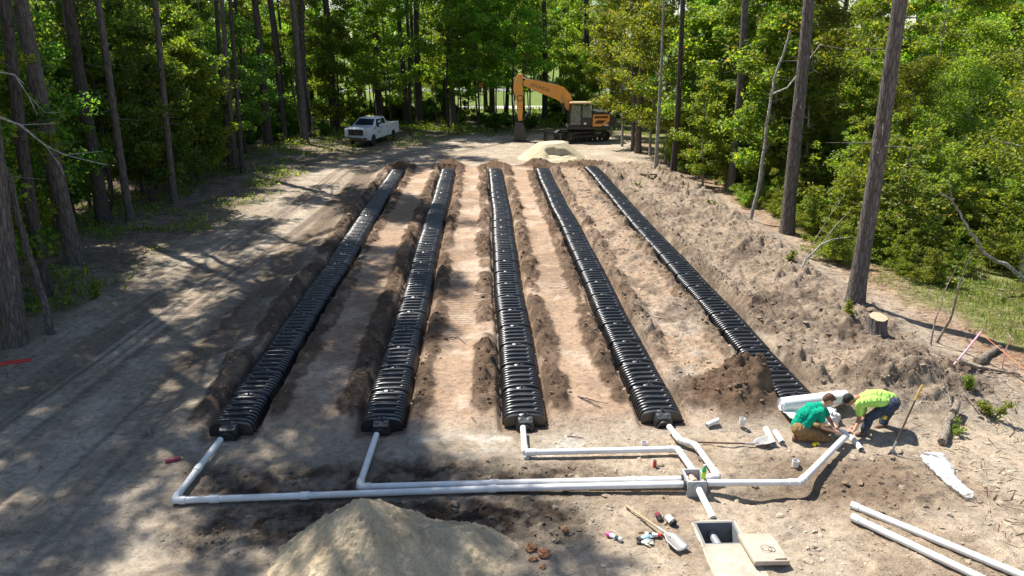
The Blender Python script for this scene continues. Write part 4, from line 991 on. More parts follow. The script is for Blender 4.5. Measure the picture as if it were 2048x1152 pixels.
def lump(name, label, cat, c, r, seed, mat, amp=.35, n=28):
    rs = np.random.RandomState(seed); th = np.linspace(0, np.pi, n//2+1); ph = np.linspace(0, 2*np.pi, n, endpoint=False)
    Tt, Pp = np.meshgrid(th, ph, indexing='ij'); x, y, z = np.sin(Tt)*np.cos(Pp), np.sin(Tt)*np.sin(Pp), np.cos(Tt)
    f = 1+amp*(fbm(x*2.2+seed+z, y*2.2+z*1.7, seed, 4, .6)-.5)*2
    V = np.stack([x*f*r[0], y*f*r[1], z*f*r[2]], -1).reshape(-1, 3); k = n
    F = []
    for i in range(n//2):
        for j in range(n): F.append((i*n+j, (i+1)*n+j, (i+1)*n+(j+1) % n, i*n+(j+1) % n))
    return tag(link(name, mk_mesh(name, V, F, True), mat, None, c), label, cat)
p = onG(1675, 862, .10); lump('white_sack', 'crumpled white sack standing between the two workers behind the pipe', 'sack', p+Vector((-.02, .35, 0)), (.20, .18, .17), 8, M['white_cloth'], .75, 44)
# clear plastic sleeve
A = [onG(x, y, .05) for x, y in ((1862, 920), (1878, 940), (1893, 960), (1913, 980), (1938, 1000))]; wd = [.26, .22, .15, .13, .10]
V = []; N, Mm = 40, 14
for i in range(N+1):
    t = i/N*4; k = min(3, int(t)); f = t-k; c = A[k].lerp(A[k+1], f); w = wd[k]*(1-f)+wd[k+1]*f
    dirv = (A[min(k+1, 4)]-A[k]).normalized(); sd = Vector((-dirv.y, dirv.x, 0))
    for j in range(Mm):
        an = 2*math.pi*j/Mm; cr = 1+.5*(random.random()-.5)
        V.append(c+sd*w*math.cos(an)*cr+Vector((0, 0, .01+max(-.03, (.10 if t < 1.6 else .06)*math.sin(an)*cr+.05*random.random()))))
F = [(i*Mm+j, i*Mm+(j+1) % Mm, (i+1)*Mm+(j+1) % Mm, (i+1)*Mm+j) for i in range(N) for j in range(Mm)]
me = mk_mesh('plastic_film', V, F, True); o = link('plastic_film', me, M['film']); tag(o, 'crumpled clear plastic film lying on the ground right of the upright shovel', 'plastic film')
sf = o.modifiers.new('s', 'SUBSURF'); sf.levels = sf.render_levels = 1

# ------------------------------------------------------------------ stump, logs, sticks, stakes, string
b = onG(1752, 663, -.05); r = empty('tree_stump', b, 0, 'short cut pine stump on the spoil right of the rows', 'stump')
m = MB(); n = 22; prof = [(.30, 0), (.25, .08), (.22, .22), (.215, .46)]; vs = []
for q, (rr, z) in enumerate(prof): vs += [(rr*(1+.06*math.sin(k*2.3)+.05*math.sin(k*5.1+q*.3))*math.cos(2*math.pi*k/n), rr*(1+.06*math.sin(k*2.3))*math.sin(2*math.pi*k/n), z+(.05*math.sin(2*math.pi*k/n) if q == 3 else 0)) for k in range(n)]
m.add(vs, [(q*n+k, q*n+(k+1) % n, q*n+n+(k+1) % n, q*n+n+k) for q in range(3) for k in range(n)]); m.build('bark_side', M['bark'], r, auto=R(50))
m = MB(); m.add([(x*1, y*1, z+.001) for x, y, z in vs[3*n:]]+[(0, 0, .47)], [(k, (k+1) % n, n) for k in range(n)]); m.build('cut_face', M['endgrain'], r)
def stick(name, label, pts, r0, r1, mat, cat, subs=(), group=None, n=8):
    o = Vector(pts[0]); root = empty(name, o, 0, label, cat, group)
    P = [Vector(p)-o for p in pts]; Q = []
    for a, b in zip(P[:-1], P[1:]):
        for t in (0, .33, .66): Q.append(a.lerp(b, t)+Vector((random.uniform(-1, 1), random.uniform(-1, 1), random.uniform(-1, 1)))*r0*.35)
    Q.append(P[-1]); m = MB(); m.tube(Q, list(np.linspace(r0, r1, len(Q))), n); m.build('stem', M[mat], root, auto=R(60))
    for sp in subs:
        m = MB(); S = [Vector(p)-o for p in sp]; m.tube(S, list(np.linspace(r1*1.2+.004, .006, len(S))), 6); m.build('side_branch', M[mat], root, auto=R(60))
    return root
def GL(l, dz=.03): return [onG(x, y, dz) for x, y in l]
stick('dead_log', 'forked pale dead log propped on the ground right of the upright shovel', GL([(1884, 892), (1890, 862), (1905, 838), (1913, 812)], .09), .085, .065, 'dead', 'log', [GL([(1905, 838), (1917, 822)], .16)])
stick('dead_log', 'short thick weathered log below the orange string', GL([(1955, 728), (1975, 715), (1998, 700)], .08), .10, .06, 'dead', 'log')
stick('fallen_branch', 'long pale branch lying flat under the pink stake', GL([(1915, 728), (1950, 737), (2000, 745), (2040, 753)], .05), .045, .025, 'dead', 'branch')
stick('fallen_branch', 'thin dark branch pointing up from the spoil at the dead log', GL([(1900, 820), (1896, 790), (1893, 775)], .08), .018, .010, 'dead', 'branch')
stick('fallen_branch', 'thin bent twig lying in front of the plants at right edge', GL([(1918, 778), (1930, 795), (1950, 820), (1962, 838)], .05), .016, .008, 'dead', 'branch')
stick('fallen_branch', 'dark twig on pink sand left of the middle row', GL([(898, 678), (915, 676), (930, 688)], .03), .012, .006, 'bark_dark', 'branch', [GL([(905, 682), (925, 670)], .03)])
stick('fallen_branch', 'forked dark twig on sand between the middle and fourth rows', GL([(1155, 795), (1185, 803), (1216, 810)], .03), .014, .006, 'bark_dark', 'branch', [GL([(1160, 797), (1190, 812), (1205, 818)], .03)])
stick('fallen_branch', 'small stick lying left of the middle pipe elbow strip', GL([(1134, 874), (1155, 876), (1168, 878)], .02), .012, .006, 'bark_dark', 'branch')
stick('fallen_branch', 'thin twig with pale bark above the forked one between rows', GL([(1150, 655), (1165, 645), (1185, 638)], .03), .010, .006, 'dead', 'branch')
stick('fallen_branch', 'short root end sticking out of the spoil beside the right row', GL([(1522, 590), (1535, 610), (1548, 635)], .12), .022, .010, 'bark_dark', 'branch')
stick('fallen_branch', 'pale fallen branch by the clods below the slim right trunks', GL([(1275, 348), (1300, 352), (1330, 350)], .08), .06, .04, 'dead', 'branch')
stick('red_board', 'flat red board lying at the left edge of the track', GL([(-20, 733), (20, 727), (62, 722)], .03), .07, .05, 'red', 'board')
stick('wood_chip', 'short weathered board scrap on the track left of the chambers', GL([(294, 860), (300, 868), (305, 876)], .02), .035, .02, 'dead', 'wood scrap')
# saplings and dead stems at the right edge
def stem(label, px, Y, r0, r1, mat, name='bare_sapling', cat='sapling', subs=(), base=None, group=None):
    b = onG(*px[0], -.05) if base is None else base
    y0 = b.y; pts = [b]+[AT(x, y, y0+(Y-y0)*(k+1)/len(px[1:])) for k, (x, y) in enumerate(px[1:])]
    return stick(name, label, pts, r0, r1, mat, cat, [[AT(x, y, Y if len(s) < 4 else Y) for x, y in s] for s in subs], group)
stem('pink-tipped survey stake leaning out of the litter at right', [(1909, 726), (1962, 664)], 15.2, .022, .020, 'pinkstake', 'survey_stake', 'stake')
p0 = AT(1961, 666, 15.2); p1 = AT(2075, 760, 13.6); stick('string_line', 'orange string stretched from the pink stake to the right edge', [p0, p0.lerp(p1, .5), p1], .007, .007, 'orange_line', 'string', n=5)
stem('pale bare sapling curving up from the litter left of the stake', [(1873, 685), (1895, 650), (1908, 620), (1915, 580), (1930, 540), (1945, 500)], 16.2, .035, .012, 'dead')
stem('thin bare sapling just left of the pale curving one', [(1862, 690), (1870, 640), (1882, 610), (1885, 590), (1900, 560), (1915, 530)], 17.5, .022, .008, 'dead')
stem('grey leaning double-stemmed dead sapling between the two big right trunks', [(1600, 540), (1612, 520), (1640, 490), (1662, 480), (1705, 473)], 24.0, .045, .012, 'bark_pale', subs=[[(1640, 492), (1672, 450), (1698, 424)], [(1606, 530), (1630, 480), (1660, 430), (1690, 390)]])
stem('pale dead limb arching down over the grass at right edge', [(2075, 585), (2048, 558), (2010, 528), (1985, 520), (1962, 500), (1940, 462), (1920, 425), (1905, 400), (1880, 385)], 21.5, .075, .02, 'bark_pale', 'dead_limb', 'dead limb', subs=[[(1905, 402), (1900, 375), (1898, 355)]])
stem('slim leaning stick right of the pink stake', [(2005, 735), (2012, 700), (2020, 672)], 15.0, .018, .012, 'pinkstake')

# ------------------------------------------------------------------ pickup truck
def truck(loc, rz, label):
    r = empty('pickup_truck', loc, rz, label, 'pickup truck')
    def arc(cx, rad): return [(cx+rad*math.cos(a), .42+rad*math.sin(a)) for a in np.linspace(math.pi, 0, 9)]
    FWX, RWX = 1.98, -1.92
    side = [(3.02, .62), (3.05, .95), (3.02, 1.22), (2.85, 1.31), (1.70, 1.40), (-.86, 1.42), (-.86, .55)]+[(x, z) for x, z in arc(FWX, .50)][::1]
    low = [(-.86, .55), (FWX-.5, .50)]+arc(FWX, .50)[1:-1]+[(FWX+.5, .50), (3.0, .55), (3.04, .95), (3.02, 1.30), (2.90, 1.40), (1.70, 1.49), (-.86, 1.49)]
    m = MB(); n = len(low); secs = [(-1.0, .0), (-.985, .0)]
    for y, ins in ((-1.0, 0), (1.0, 0)):
        pass
    def lofts(m, outl, ys):
        vs = []; n = len(outl); cz = 1.0
        for y, sc, dz in ys: vs += [(x, y, z if z < 1.35 else z+dz) for x, z in outl]
        k = len(ys); fs = [tuple(range(n)), tuple(range(k*n-1, (k-1)*n-1, -1))]
        for j in range(k-1): fs += [(j*n+i, j*n+n+i, j*n+n+(i+1) % n, j*n+(i+1) % n) for i in range(n)]
        m.add(vs, fs)
    lofts(m, low, [(-1.0, 1, -.10), (-.985, 1, -.04), (-.93, 1, 0), (0, 1, .035), (.93, 1, 0), (.985, 1, -.04), (1.0, 1, -.10)])
    body = m.build('body', M['truckwhite'], r, auto=R(30))
    bed = [(-3.08, .62), (RWX-.5, .52)]+arc(RWX, .50)[1:-1]+[(RWX+.5, .52), (-.90, .55), (-.90, 1.46), (-3.08, 1.46)]
    for s in (-1, 1):
        m = MB(); m.prism(bed, s*.88, s*1.0); m.build('bed_side', M['truckwhite'], r, auto=R(30))
    m = MB(); m.box((-2.0, 0, .78), (2.18, 1.75, .08)); m.build('bed_floor', M['excav_dark'], r)
    m = MB(); m.box((-3.07, 0, 1.0), (.07, 1.75, .78), .01); m.build('tailgate', M['truckwhite'], r)
    # cab
    def quadloft(b, t, zb, zt):
        return [(x, y, zb) for x, y in b]+[(x, y, zt) for x, y in t]
    B = [(1.72, -.93), (1.72, .93), (-.84, .93), (-.84, -.93)]; Tt = [(.92, -.74), (.92, .74), (-.66, .76), (-.66, -.76)]
    m = MB(); m.add(quadloft(B, Tt, 1.47, 1.97), [(0, 1, 5, 4), (1, 2, 6, 5), (2, 3, 7, 6), (3, 0, 4, 7)])
    Rf = [(.80, -.64), (.80, .64), (-.58, .66), (-.58, -.66)]
    m.add(quadloft(Tt, Rf, 1.97, 2.03), [(0, 1, 5, 4), (1, 2, 6, 5), (2, 3, 7, 6), (3, 0, 4, 7), (4, 5, 6, 7)])
    m.build('cab', M['truckwhite'], r, auto=R(25))
    def onface(a, b, c, d, u0, u1, v0, v1, off):
        a, b, c, d = map(Vector, (a, b, c, d)); f = lambda u, v: (a*(1-u)+b*u)*(1-v)+(d*(1-u)+c*u)*v
        nrm = (b-a).cross(d-a).normalized(); P = [f(u0, v0), f(u1, v0), f(u1+.0, v1), f(u0, v1)]
        return P, nrm
    def pane(name, a, b, c, d, u0, u1, v0, v1, sgn, mat='glass', u0t=None, u1t=None):
        a, b, c, d = map(Vector, (a, b, c, d)); f = lambda u, v: (a*(1-u)+b*u)*(1-v)+(d*(1-u)+c*u)*v
        nrm = (b-a).cross(d-a).normalized()*sgn; P = [f(u0, v0), f(u1, v0), f(u1 if u1t is None else u1t, v1), f(u0 if u0t is None else u0t, v1)]
        mm = MB(); mm.add([p+nrm*.006 for p in P]+[p-nrm*.012 for p in P], [(0, 1, 2, 3), (7, 6, 5, 4), (0, 4, 5, 1), (1, 5, 6, 2), (2, 6, 7, 3), (3, 7, 4, 0)]); return mm.build(name, M[mat], r)
    z0, z1 = 1.47, 1.97
    W = lambda p, z: (p[0], p[1], z)
    pane('windscreen', W(B[0], z0), W(B[1], z0), W(Tt[1], z1), W(Tt[0], z1), .05, .95, .10, .94, 1)
    pane('rear_window', W(B[2], z0), W(B[3], z0), W(Tt[3], z1), W(Tt[2], z1), .10, .90, .2, .9, 1)
    for s, i, j in ((-1, 3, 0), (1, 2, 1)):
        a_, b_2, c_, d_ = W(B[i], z0), W(B[j], z0), W(Tt[j], z1), W(Tt[i], z1); sg = 1 if s == -1 else -1
        pane('front_door_window', a_, b_2, c_, d_, .46, .86, .10, .90, sg, u0t=.50, u1t=.94)
        pane('rear_door_window', a_, b_2, c_, d_, .10, .42, .10, .90, sg, u0t=.10, u1t=.45)
        for x in (.42, -.70): m = MB(); m.box((x, s*1.002, 1.02), (.014, .01, .80)); m.build('door_seam', M['black'], r)
        m = MB(); m.box((1.55, s*1.002, 1.0), (.014, .01, .74)); m.build('door_seam', M['black'], r)
        for x in (.60, -.52): m = MB(); m.box((x, s*1.012, 1.27), (.20, .03, .05), .01); m.build('door_handle', M['black'], r)
        m = MB(); m.box((1.42, s*1.14, 1.52), (.10, .20, .26), .03); m.build('side_mirror', M['black'], r)
        m = MB(); m.box((.95, s*1.003, 1.02), (.34, .008, .05)); m.box((.98, s*1.003, .94), (.42, .008, .05)); m.build('door_lettering', M['black'], r)
        m = MB(); m.box((2.99, s*.83, 1.12), (.14, .30, .42), .03); m.build('headlight', M['lamp'], r)
        m = MB(); m.box((1.72, s*1.003, 1.33), (.28, .01, .06)); m.build('fender_vent', M['black'], r)
        m = MB(); m.box((-3.10, s*.90, 1.12), (.04, .16, .34), .01); m.build('tail_light', M['red'], r)
        for x in (FWX, RWX):
            w = empty('wheel', (x, s*.86, .42)); w.parent = r; w.rotation_euler = (s*-math.pi/2, 0, 0)
            m = MB(); m.lathe([(.25, -.13), (.38, -.13), (.42, -.09), (.42, .09), (.38, .13), (.25, .13)], 26); m.build('tyre', M['black'], w, auto=R(30))
            m = MB(); m.lathe([(.25, .02), (.25, .125), (.20, .09), (.10, .10), (.07, .13)], 20); m.build('rim', M['rimmetal'], w, auto=R(30))
    m = MB(); m.box((3.05, 0, 1.10), (.08, 1.34, .50), .03); g_ = m.build('grille', M['chrome'], r)
    for z in (.96, 1.10, 1.24): m = MB(); m.box((3.095, 0, z), (.02, 1.20, .085)); m.build('grille_slot', M['black'], g_)
    m = MB(); m.box((3.105, 0, 1.06), (.02, .26, .10), .008); m.build('badge', M['badge'], g_)
    m = MB(); m.box((3.10, 0, .70), (.18, 1.98, .22), .05); bp = m.build('front_bumper', M['chrome'], r)
    m = MB(); m.box((3.195, 0, .64), (.012, 1.15, .10)); m.build('bumper_intake', M['black'], bp)
    for s in (-1, 1): m = MB(); m.box((3.196, s*.80, .70), (.012, .22, .12)); m.build('fog_lamp', M['black'], bp)
    m = MB(); m.box((-3.18, 0, .66), (.16, 1.95, .20), .04); m.build('rear_bumper', M['chrome'], r)
    m = MB(); m.box((0, 0, .50), (5.4, 1.5, .18)); m.build('chassis', M['black'], r)
    m = MB(); m.box((-1.15, 0, 1.28), (.45, 1.70, .36), .03); m.build('bed_tool_box', M['chrome'], r)
    return r
M['badge'] = plain('badge_red', (.35, .05, .06), .3, var=.1)
pA, pB = G(735, 288), G(778, 281)
tc = onG(747, 285); truck(tc+Vector((0, 0, 0)), math.atan2(-.97, -.30), 'white crew-cab pickup truck parked in shade at the wood edge').scale = (.95, .95, .99)

# ------------------------------------------------------------------ excavator
def excavator(loc, label):
    K = 24.8
    r = empty('excavator', loc, 0, label, 'excavator')
    X = lambda px: (px-1165)/K
    Z = lambda py: (281-py)/26.6
    U = Matrix.Rotation(R(26), 4, 'Z') @ Matrix.Diagonal((1, 1, 1, 1))     # undercarriage slewed towards the field
    def ub(m, name, mat, auto=None, parent=r):
        me = m.mesh(name, auto=auto); me.transform(Matrix.Translation((-.1, .1, 0)) @ U); return link(name, me, mat, parent)
    for s in (-1, 1):
        y = s*1.0; n = 44; out = []; Lh, rad = 1.55, .40
        for k in range(n):
            t = k/n*(4*Lh+2*math.pi*rad); 
            if t < 2*Lh: x, z = -Lh+t, rad*2
            elif t < 2*Lh+math.pi*rad: a = (t-2*Lh)/rad; x, z = Lh+rad*math.sin(a), rad+rad*math.cos(a)
            elif t < 4*Lh+math.pi*rad: x, z = Lh-(t-2*Lh-math.pi*rad), 0
            else: a = (t-4*Lh-math.pi*rad)/rad; x, z = -Lh-rad*math.sin(a), rad-rad*math.cos(a)
            g_ = .035 if k % 2 else 0
            cx = max(-Lh, min(Lh, x)); v = Vector((x-cx, z-rad)); v = v.normalized()*(v.length-g_+.02) if v.length > .01 else v
            out.append((cx+v.x, rad+v.y+.01))
        m = MB()
        inn = [(max(-Lh, min(Lh, x))+(x-max(-Lh, min(Lh, x)))*.78, .41+(z-.41)*.78) for x, z in out]
        vs = [(x, y-.25, z) for x, z in out]+[(x, y-.25, z) for x, z in inn]+[(x, y+.25, z) for x, z in out]+[(x, y+.25, z) for x, z in inn]
        fs = []
        for k in range(n):
            j = (k+1) % n; fs += [(k, j, n+j, n+k), (2*n+k, 3*n+k, 3*n+j, 2*n+j), (k, 2*n+k, 2*n+j, j), (n+k, n+j, 3*n+j, 3*n+k)]
        m.add(vs, fs); tk = ub(m, 'track', M['track'])
        for x, rr in ((-Lh, .30), (Lh, .31)):
            m = MB(); m.lathe([(rr, -.12), (rr, .12), (rr*.6, .16), (rr*.25, .2)], 18, Matrix.Translation((x, y, .41)) @ Matrix.Rotation(math.pi/2*(1), 4, 'X')); ub(m, 'sprocket', M['excav_dark'], R(30), tk)
        for x in np.linspace(-1.1, 1.1, 6):
            m = MB(); m.lathe([(.11, -.14), (.11, .14)], 12, Matrix.Translation((x, y, .22)) @ Matrix.Rotation(math.pi/2, 4, 'X')); ub(m, 'roller', M['excav_dark'], R(30), tk)
        m = MB(); m.box((0, y, .45), (2.7, .22, .26), .03); ub(m, 'track_frame', M['excav_dark'], None, tk)
    m = MB(); m.box((0, 0, .62), (1.6, 1.6, .34), .06); m.lathe([(.70, .78), (.70, .98)], 26); ub(m, 'turntable', M['excav_dark'], R(30))
    m = MB(); bl = [(-2.75+.10*math.sin(t*2.2), .02+.78*t) for t in np.linspace(0, 1, 8)]; bl += [(x-.06, z) for x, z in bl[::-1]]
    m.prism(bl, -1.28, 1.28); bd_ = ub(m, 'dozer_blade', M['excav_dark'], R(30))
    for s in (-1, 1): m = MB(); m.box((-2.0, s*.55, .42), (1.5, .14, .16), .02, Matrix.Rotation(R(-4), 4, 'Y')); ub(m, 'blade_arm', M['excav_dark'], None, bd_)
    # house
    m = MB(); m.box((.35, 0, 1.10), (3.3, 2.45, .22), .04); m.build('deck', M['excav_dark'], r)
    hood = [(.62, 1.215), (2.0, 1.215), (2.08, 1.5), (2.02, 2.15), (1.85, 2.36), (.66, 2.36)]
    m = MB(); m.prism(hood, -1.20, 1.20); hd_ = m.build('engine_hood', M['excav_dark'], r, auto=R(30))
    pan = [(.60, 1.24), (1.30, 1.24), (1.90, 1.62), (1.92, 2.14), (.60, 2.14)]
    m = MB(); m.prism(pan, -1.235, -1.203); pn = m.build('side_panel', M['excav'], r)
    for o_ in ([(.70, 1.86), (1.78, 1.86), (1.78, 2.02), (.70, 2.02)], [(.72, 1.44), (1.35, 1.44), (1.62, 1.70), (.92, 1.70)]):
        m = MB(); m.prism(o_, -1.255, -1.236); m.build('vent_grille', M['vent'], pn)
    m = MB(); m.box((1.66, -1.212, 1.40), (.30, .012, .07)); m.box((1.68, -1.212, 1.30), (.36, .012, .07)); m.build('model_lettering', M['sign_white'], r)
    cwt = [(1.95, 1.20), (2.35, 1.25), (2.42, 1.6), (2.30, 2.10), (2.05, 2.12)]
    m = MB(); m.prism(cwt, -1.18, 1.18); m.build('counterweight', M['excav_dark'], r, auto=R(30))
    m = MB(); m.lathe([(.06, 0), (.06, .4)], 12, Matrix.Translation((1.3, .5, 2.36))); m.build('exhaust_pipe', M['excav_dark'], r)
    # cab: posts, panes, roof
    x0, x1, y0, y1, zb, zt = -1.22, .52, -1.22, -.22, 1.215, 2.95
    cab = empty('cab', (0, 0, 0)); cab.parent = r
    posts = [((x0, y0), (x0+.16, y0)), ((x0, y1), (x0+.16, y1)), ((x1, y0), (x1, y0)), ((x1, y1), (x1, y1)), ((-.30, y0), (-.24, y0))]
    for (a, b_), (c, d_) in posts: m = MB(); m.tube([(a, b_, zb), (a if a != x0 else a, b_, zb+.8), (c, d_, zt)], .05, 6); m.build('post', M['excav_dark'], cab)
    m = MB(); m.box(((x0+x1)/2, (y0+y1)/2, zb+.04), (x1-x0, y1-y0, .08)); m.build('cab_floor', M['excav_dark'], cab)
    m = MB(); m.box((-.30+.40, y0+.015, 1.55), (.78, .03, .62), .01); m.build('door_panel', M['excav_dark'], cab)
    m = MB(); m.box(((x0+x1)/2+.05, (y0+y1)/2, zt+.06), (x1-x0+.05, y1-y0+.12, .13), .04); m.build('cab_roof', M['excav_roof'], cab)
    m = MB(); m.box(((-.26+x1)/2, y0+.01, 2.35), (.70, .012, .90)); m.build('door_pane', M['cabglass'], cab)
    m = MB(); m.box(((x0-.24)/2-.02, y0+.01, 2.15), (.80, .012, 1.35)); m.build('side_pane', M['cabglass'], cab)
    m = MB(); m.box((x1-.02, (y0+y1)/2, 2.35), (.012, .86, .95)); m.build('rear_pane', M['cabglass'], cab)
    m = MB(); m.box((-.45, (y0+y1)/2, 1.65), (.50, .52, .14), .04); m.box((-.18, (y0+y1)/2, 2.05), (.13, .50, .78), .05); m.build('seat', M['seat'], cab)
    m = MB(); m.box((.0, -1.228, 1.45), (.18, .008, .16)); m.build('door_sticker', M['sign_white'], cab)
    # boom
    cen = [(1140, 216, 12), (1134, 203, 20), (1128, 192, 25), (1119, 184, 27), (1106, 178.5, 25), (1085, 172.5, 22), (1064, 165.5, 18), (1049, 160.5, 13)]
    P = [Vector((X(a), 0, Z(b_))) for a, b_, c in cen]; up = []; dn = []
    for i, p in enumerate(P):
        t = (P[min(i+1, len(P)-1)]-P[max(i-1, 0)]).normalized(); nn = Vector((-t.z, 0, t.x)); h = cen[i][2]/K/2
        up.append((p.x+nn.x*h, p.z+nn.z*h)); dn.append((p.x-nn.x*h, p.z-nn.z*h))
    m = MB(); m.prism(up+dn[::-1], -.10, .36); boom = m.build('boom', M['excav'], r, auto=R(30))
    def word(txt, pos, size, ang, mat, parent):
        cu = bpy.data.curves.new('t', 'FONT'); cu.body = txt; cu.size = size; cu.extrude = .004; cu.align_x = 'CENTER'; cu.align_y = 'CENTER'; cu.space_character = 1.05
        ob = bpy.data.objects.new('t', cu); COL.objects.link(ob); dg = bpy.context.evaluated_depsgraph_get()
        me = bpy.data.meshes.new_from_object(ob.evaluated_get(dg)); bpy.data.objects.remove(ob)
        me.transform(Matrix.Translation(pos) @ Matrix.Rotation(ang, 4, 'Y') @ Matrix.Rotation(math.pi/2, 4, 'X') @ Matrix.Diagonal((1.15, 1.25, 1, 1)))
        me.materials.clear(); return link('lettering', me, M[mat], parent)
    t = (P[5]-P[6]).normalized(); word('HYUNDAI', Vector((X(1079), -.106, Z(171.5))), .30, -math.atan2(t.z, t.x), 'black', boom)
    arm = [(1041, 144.5, 9), (1038.5, 152, 13), (1036.5, 165, 16), (1037, 178, 18), (1037.5, 184, 17), (1039.5, 194, 13), (1040, 215, 11), (1040.5, 239, 8)]
    L_ = [(X(a-w/2), Z(b_)) for a, b_, w in arm]; R_ = [(X(a+w/2), Z(b_)) for a, b_, w in arm]
    m = MB(); m.prism(L_+R_[::-1], -.04, .30); st_ = m.build('stick_arm', M['excav'], r, auto=R(30))
    m = MB(); m.tube([(X(1040+6*math.cos(t)), -.07, Z(193+6*math.sin(t)*1.0)) for t in np.linspace(.2, 5.9, 14)], .025, 6); m.build('hose_loop', M['black'], st_)
    def cyl(name, a, b_, y, r1, r2, sp=.55):
        a, b_ = Vector((X(a[0]), y, Z(a[1]))), Vector((X(b_[0]), y, Z(b_[1]))); c = a.lerp(b_, sp)
        m = MB(); m.tube([a, c], r1, 12); o = m.build(name, M['excav_dark'], r, auto=R(40)); m = MB(); m.tube([c, b_], r2, 10); m.build('piston_rod', M['chrome'], o, auto=R(40))
    cyl('arm_cylinder', (1108, 168), (1045, 151), .13, .10, .07, .62)
    cyl('boom_cylinder', (1127, 225), (1122, 188), -.16, .085, .055, .6); cyl('boom_cylinder', (1127, 225), (1122, 188), .44, .085, .055, .6)
    cyl('bucket_cylinder', (1031, 172), (1028.5, 216), .13, .075, .045, .6)
    m = MB(); m.tube([(X(1060), .13, Z(219)), (X(1050), .13, Z(232)), (X(1040), .13, Z(246))], [.05, .09, .09], 8); m.tube([(X(1028.5), .13, Z(216)), (X(1036), .13, Z(240))], .05, 8); m.build('bucket_link', M['excav_dark'], r)
    bo = [(1031, 243), (1045, 242), (1049, 255), (1054, 273), (1050, 278), (1046, 276), (1036, 280), (1029, 277), (1027, 262)]
    m = MB(); m.prism([(X(a), Z(b_)) for a, b_ in bo], -.42, .68); bk_ = m.build('bucket', M['excav_dark'], r, auto=R(30))
    for k in range(4): m = MB(); y = -.36+k*.32; m.prism([(X(1050), Z(277)), (X(1055), Z(274)), (X(1058), Z(278.5))], y-.05, y+.05); m.build('tooth', M['steel'], bk_)
    for k in range(2): m = MB(); m.tube([(X(1047), .02+.2*k, Z(150)), (X(1080), .02+.2*k, Z(160)), (X(1112), .02+.2*k, Z(168)), (X(1135), .02+.2*k, Z(190))], .03, 6); m.build('hose', M['black'], boom)
    m = MB()
    for yy in (-1.2, 1.2): m.tube([(.7, yy, 2.36), (.7, yy, 2.62), (1.9, yy, 2.62), (1.95, yy, 2.36)], .02, 6)
    m.build('hand_rail', M['excav_dark'], r)
    return r
M['track'] = plain('track_steel', (.055, .05, .045), .7, .3, var=.3, dirt=(.16, .12, .09), dirt_amt=.6)
M['vent'] = plain('vent_brown', (.09, .03, .015), .6, var=.2)
M['excav_roof'] = plain('roof_tan', (.50, .36, .20), .6, var=.1)
M['seat'] = plain('seat_cloth', (.16, .13, .09), .9, var=.15)
ex = onG(1165, 281); excavator(ex, 'orange tracked excavator with raised boom parked beyond the sand heap')

# ------------------------------------------------------------------ road and sign beyond the wood
def sheet(name, outline, z, mat, label):
    m = MB(); n = len(outline); m.add([(x, y, z) for x, y in outline], [tuple(range(n))]); o = m.build(name, M[mat]); o['kind'] = 'structure'; o['label'] = label
sheet('road', [(-400, 116), (400, 132), (400, 138), (-400, 122)], .06, 'asphalt', 'pale grey road seen through the trees in the distance')
sheet('gravel_drive', [(-60, 88.0), (60, 90), (60, 94.5), (-60, 92.5)], .06, 'gravelmat', 'pale gravel drive crossing behind the wood')
p = AT(961, 206, 100); p.z = 0.0; r = empty('stop_sign', p, 0, 'small red sign on a thin post beyond the trees', 'sign')
m = MB(); m.tube([(0, .04, 0), (0, .04, 2.4)], .035, 8); m.build('post', M['steel'], r)
m = MB(); m.lathe([(.40, 0), (.40, .02)], 8, Matrix.Translation((0, 0, 2.1)) @ Matrix.Rotation(R(22.5), 4, 'Y') @ Matrix.Rotation(math.pi/2, 4, 'X')); pl = m.build('sign_plate', M['sign_red'], r)
m = MB(); m.box((0, -.03, 2.1), (.40, .008, .12)); m.build('white_bar', M['sign_white'], pl)
# ------------------------------------------------------------------ trees
def leaf_mesh(name, C, size, rs, up=.6, wide=.5, mat=None, jitter=.35):
    n = len(C); N = rs.normal(size=(n, 3)); N[:, 2] = np.abs(N[:, 2])+up; N /= np.linalg.norm(N, axis=1)[:, None]
    T = rs.normal(size=(n, 3)); T -= N*(T*N).sum(1)[:, None]; T /= np.linalg.norm(T, axis=1)[:, None]; B = np.cross(N, T)
    s = (size*(1+jitter*(rs.rand(n)-.5)*2))[:, None]
    V = np.stack([C-T*s*.5, C+B*s*wide*.5+N*s*.08, C+T*s*.55, C-B*s*wide*.5+N*s*.08], 1).reshape(-1, 3)
    me = mk_mesh(name, V, np.arange(n*4).reshape(-1, 4)); fattr(me, 'rnd', rs.rand(n))
    if mat: me.materials.append(mat)
    return me
def clusters(cent, rad, per, rs):
    out = []
    for c, r in zip(cent, rad):
        k = int(per*(.6+.8*rs.rand())); p = rs.normal(size=(k, 3)); p /= np.linalg.norm(p, axis=1)[:, None]; p *= (rs.rand(k)**.45)[:, None]
        out.append(np.array(c)+p*np.array(r))
    return np.concatenate(out)
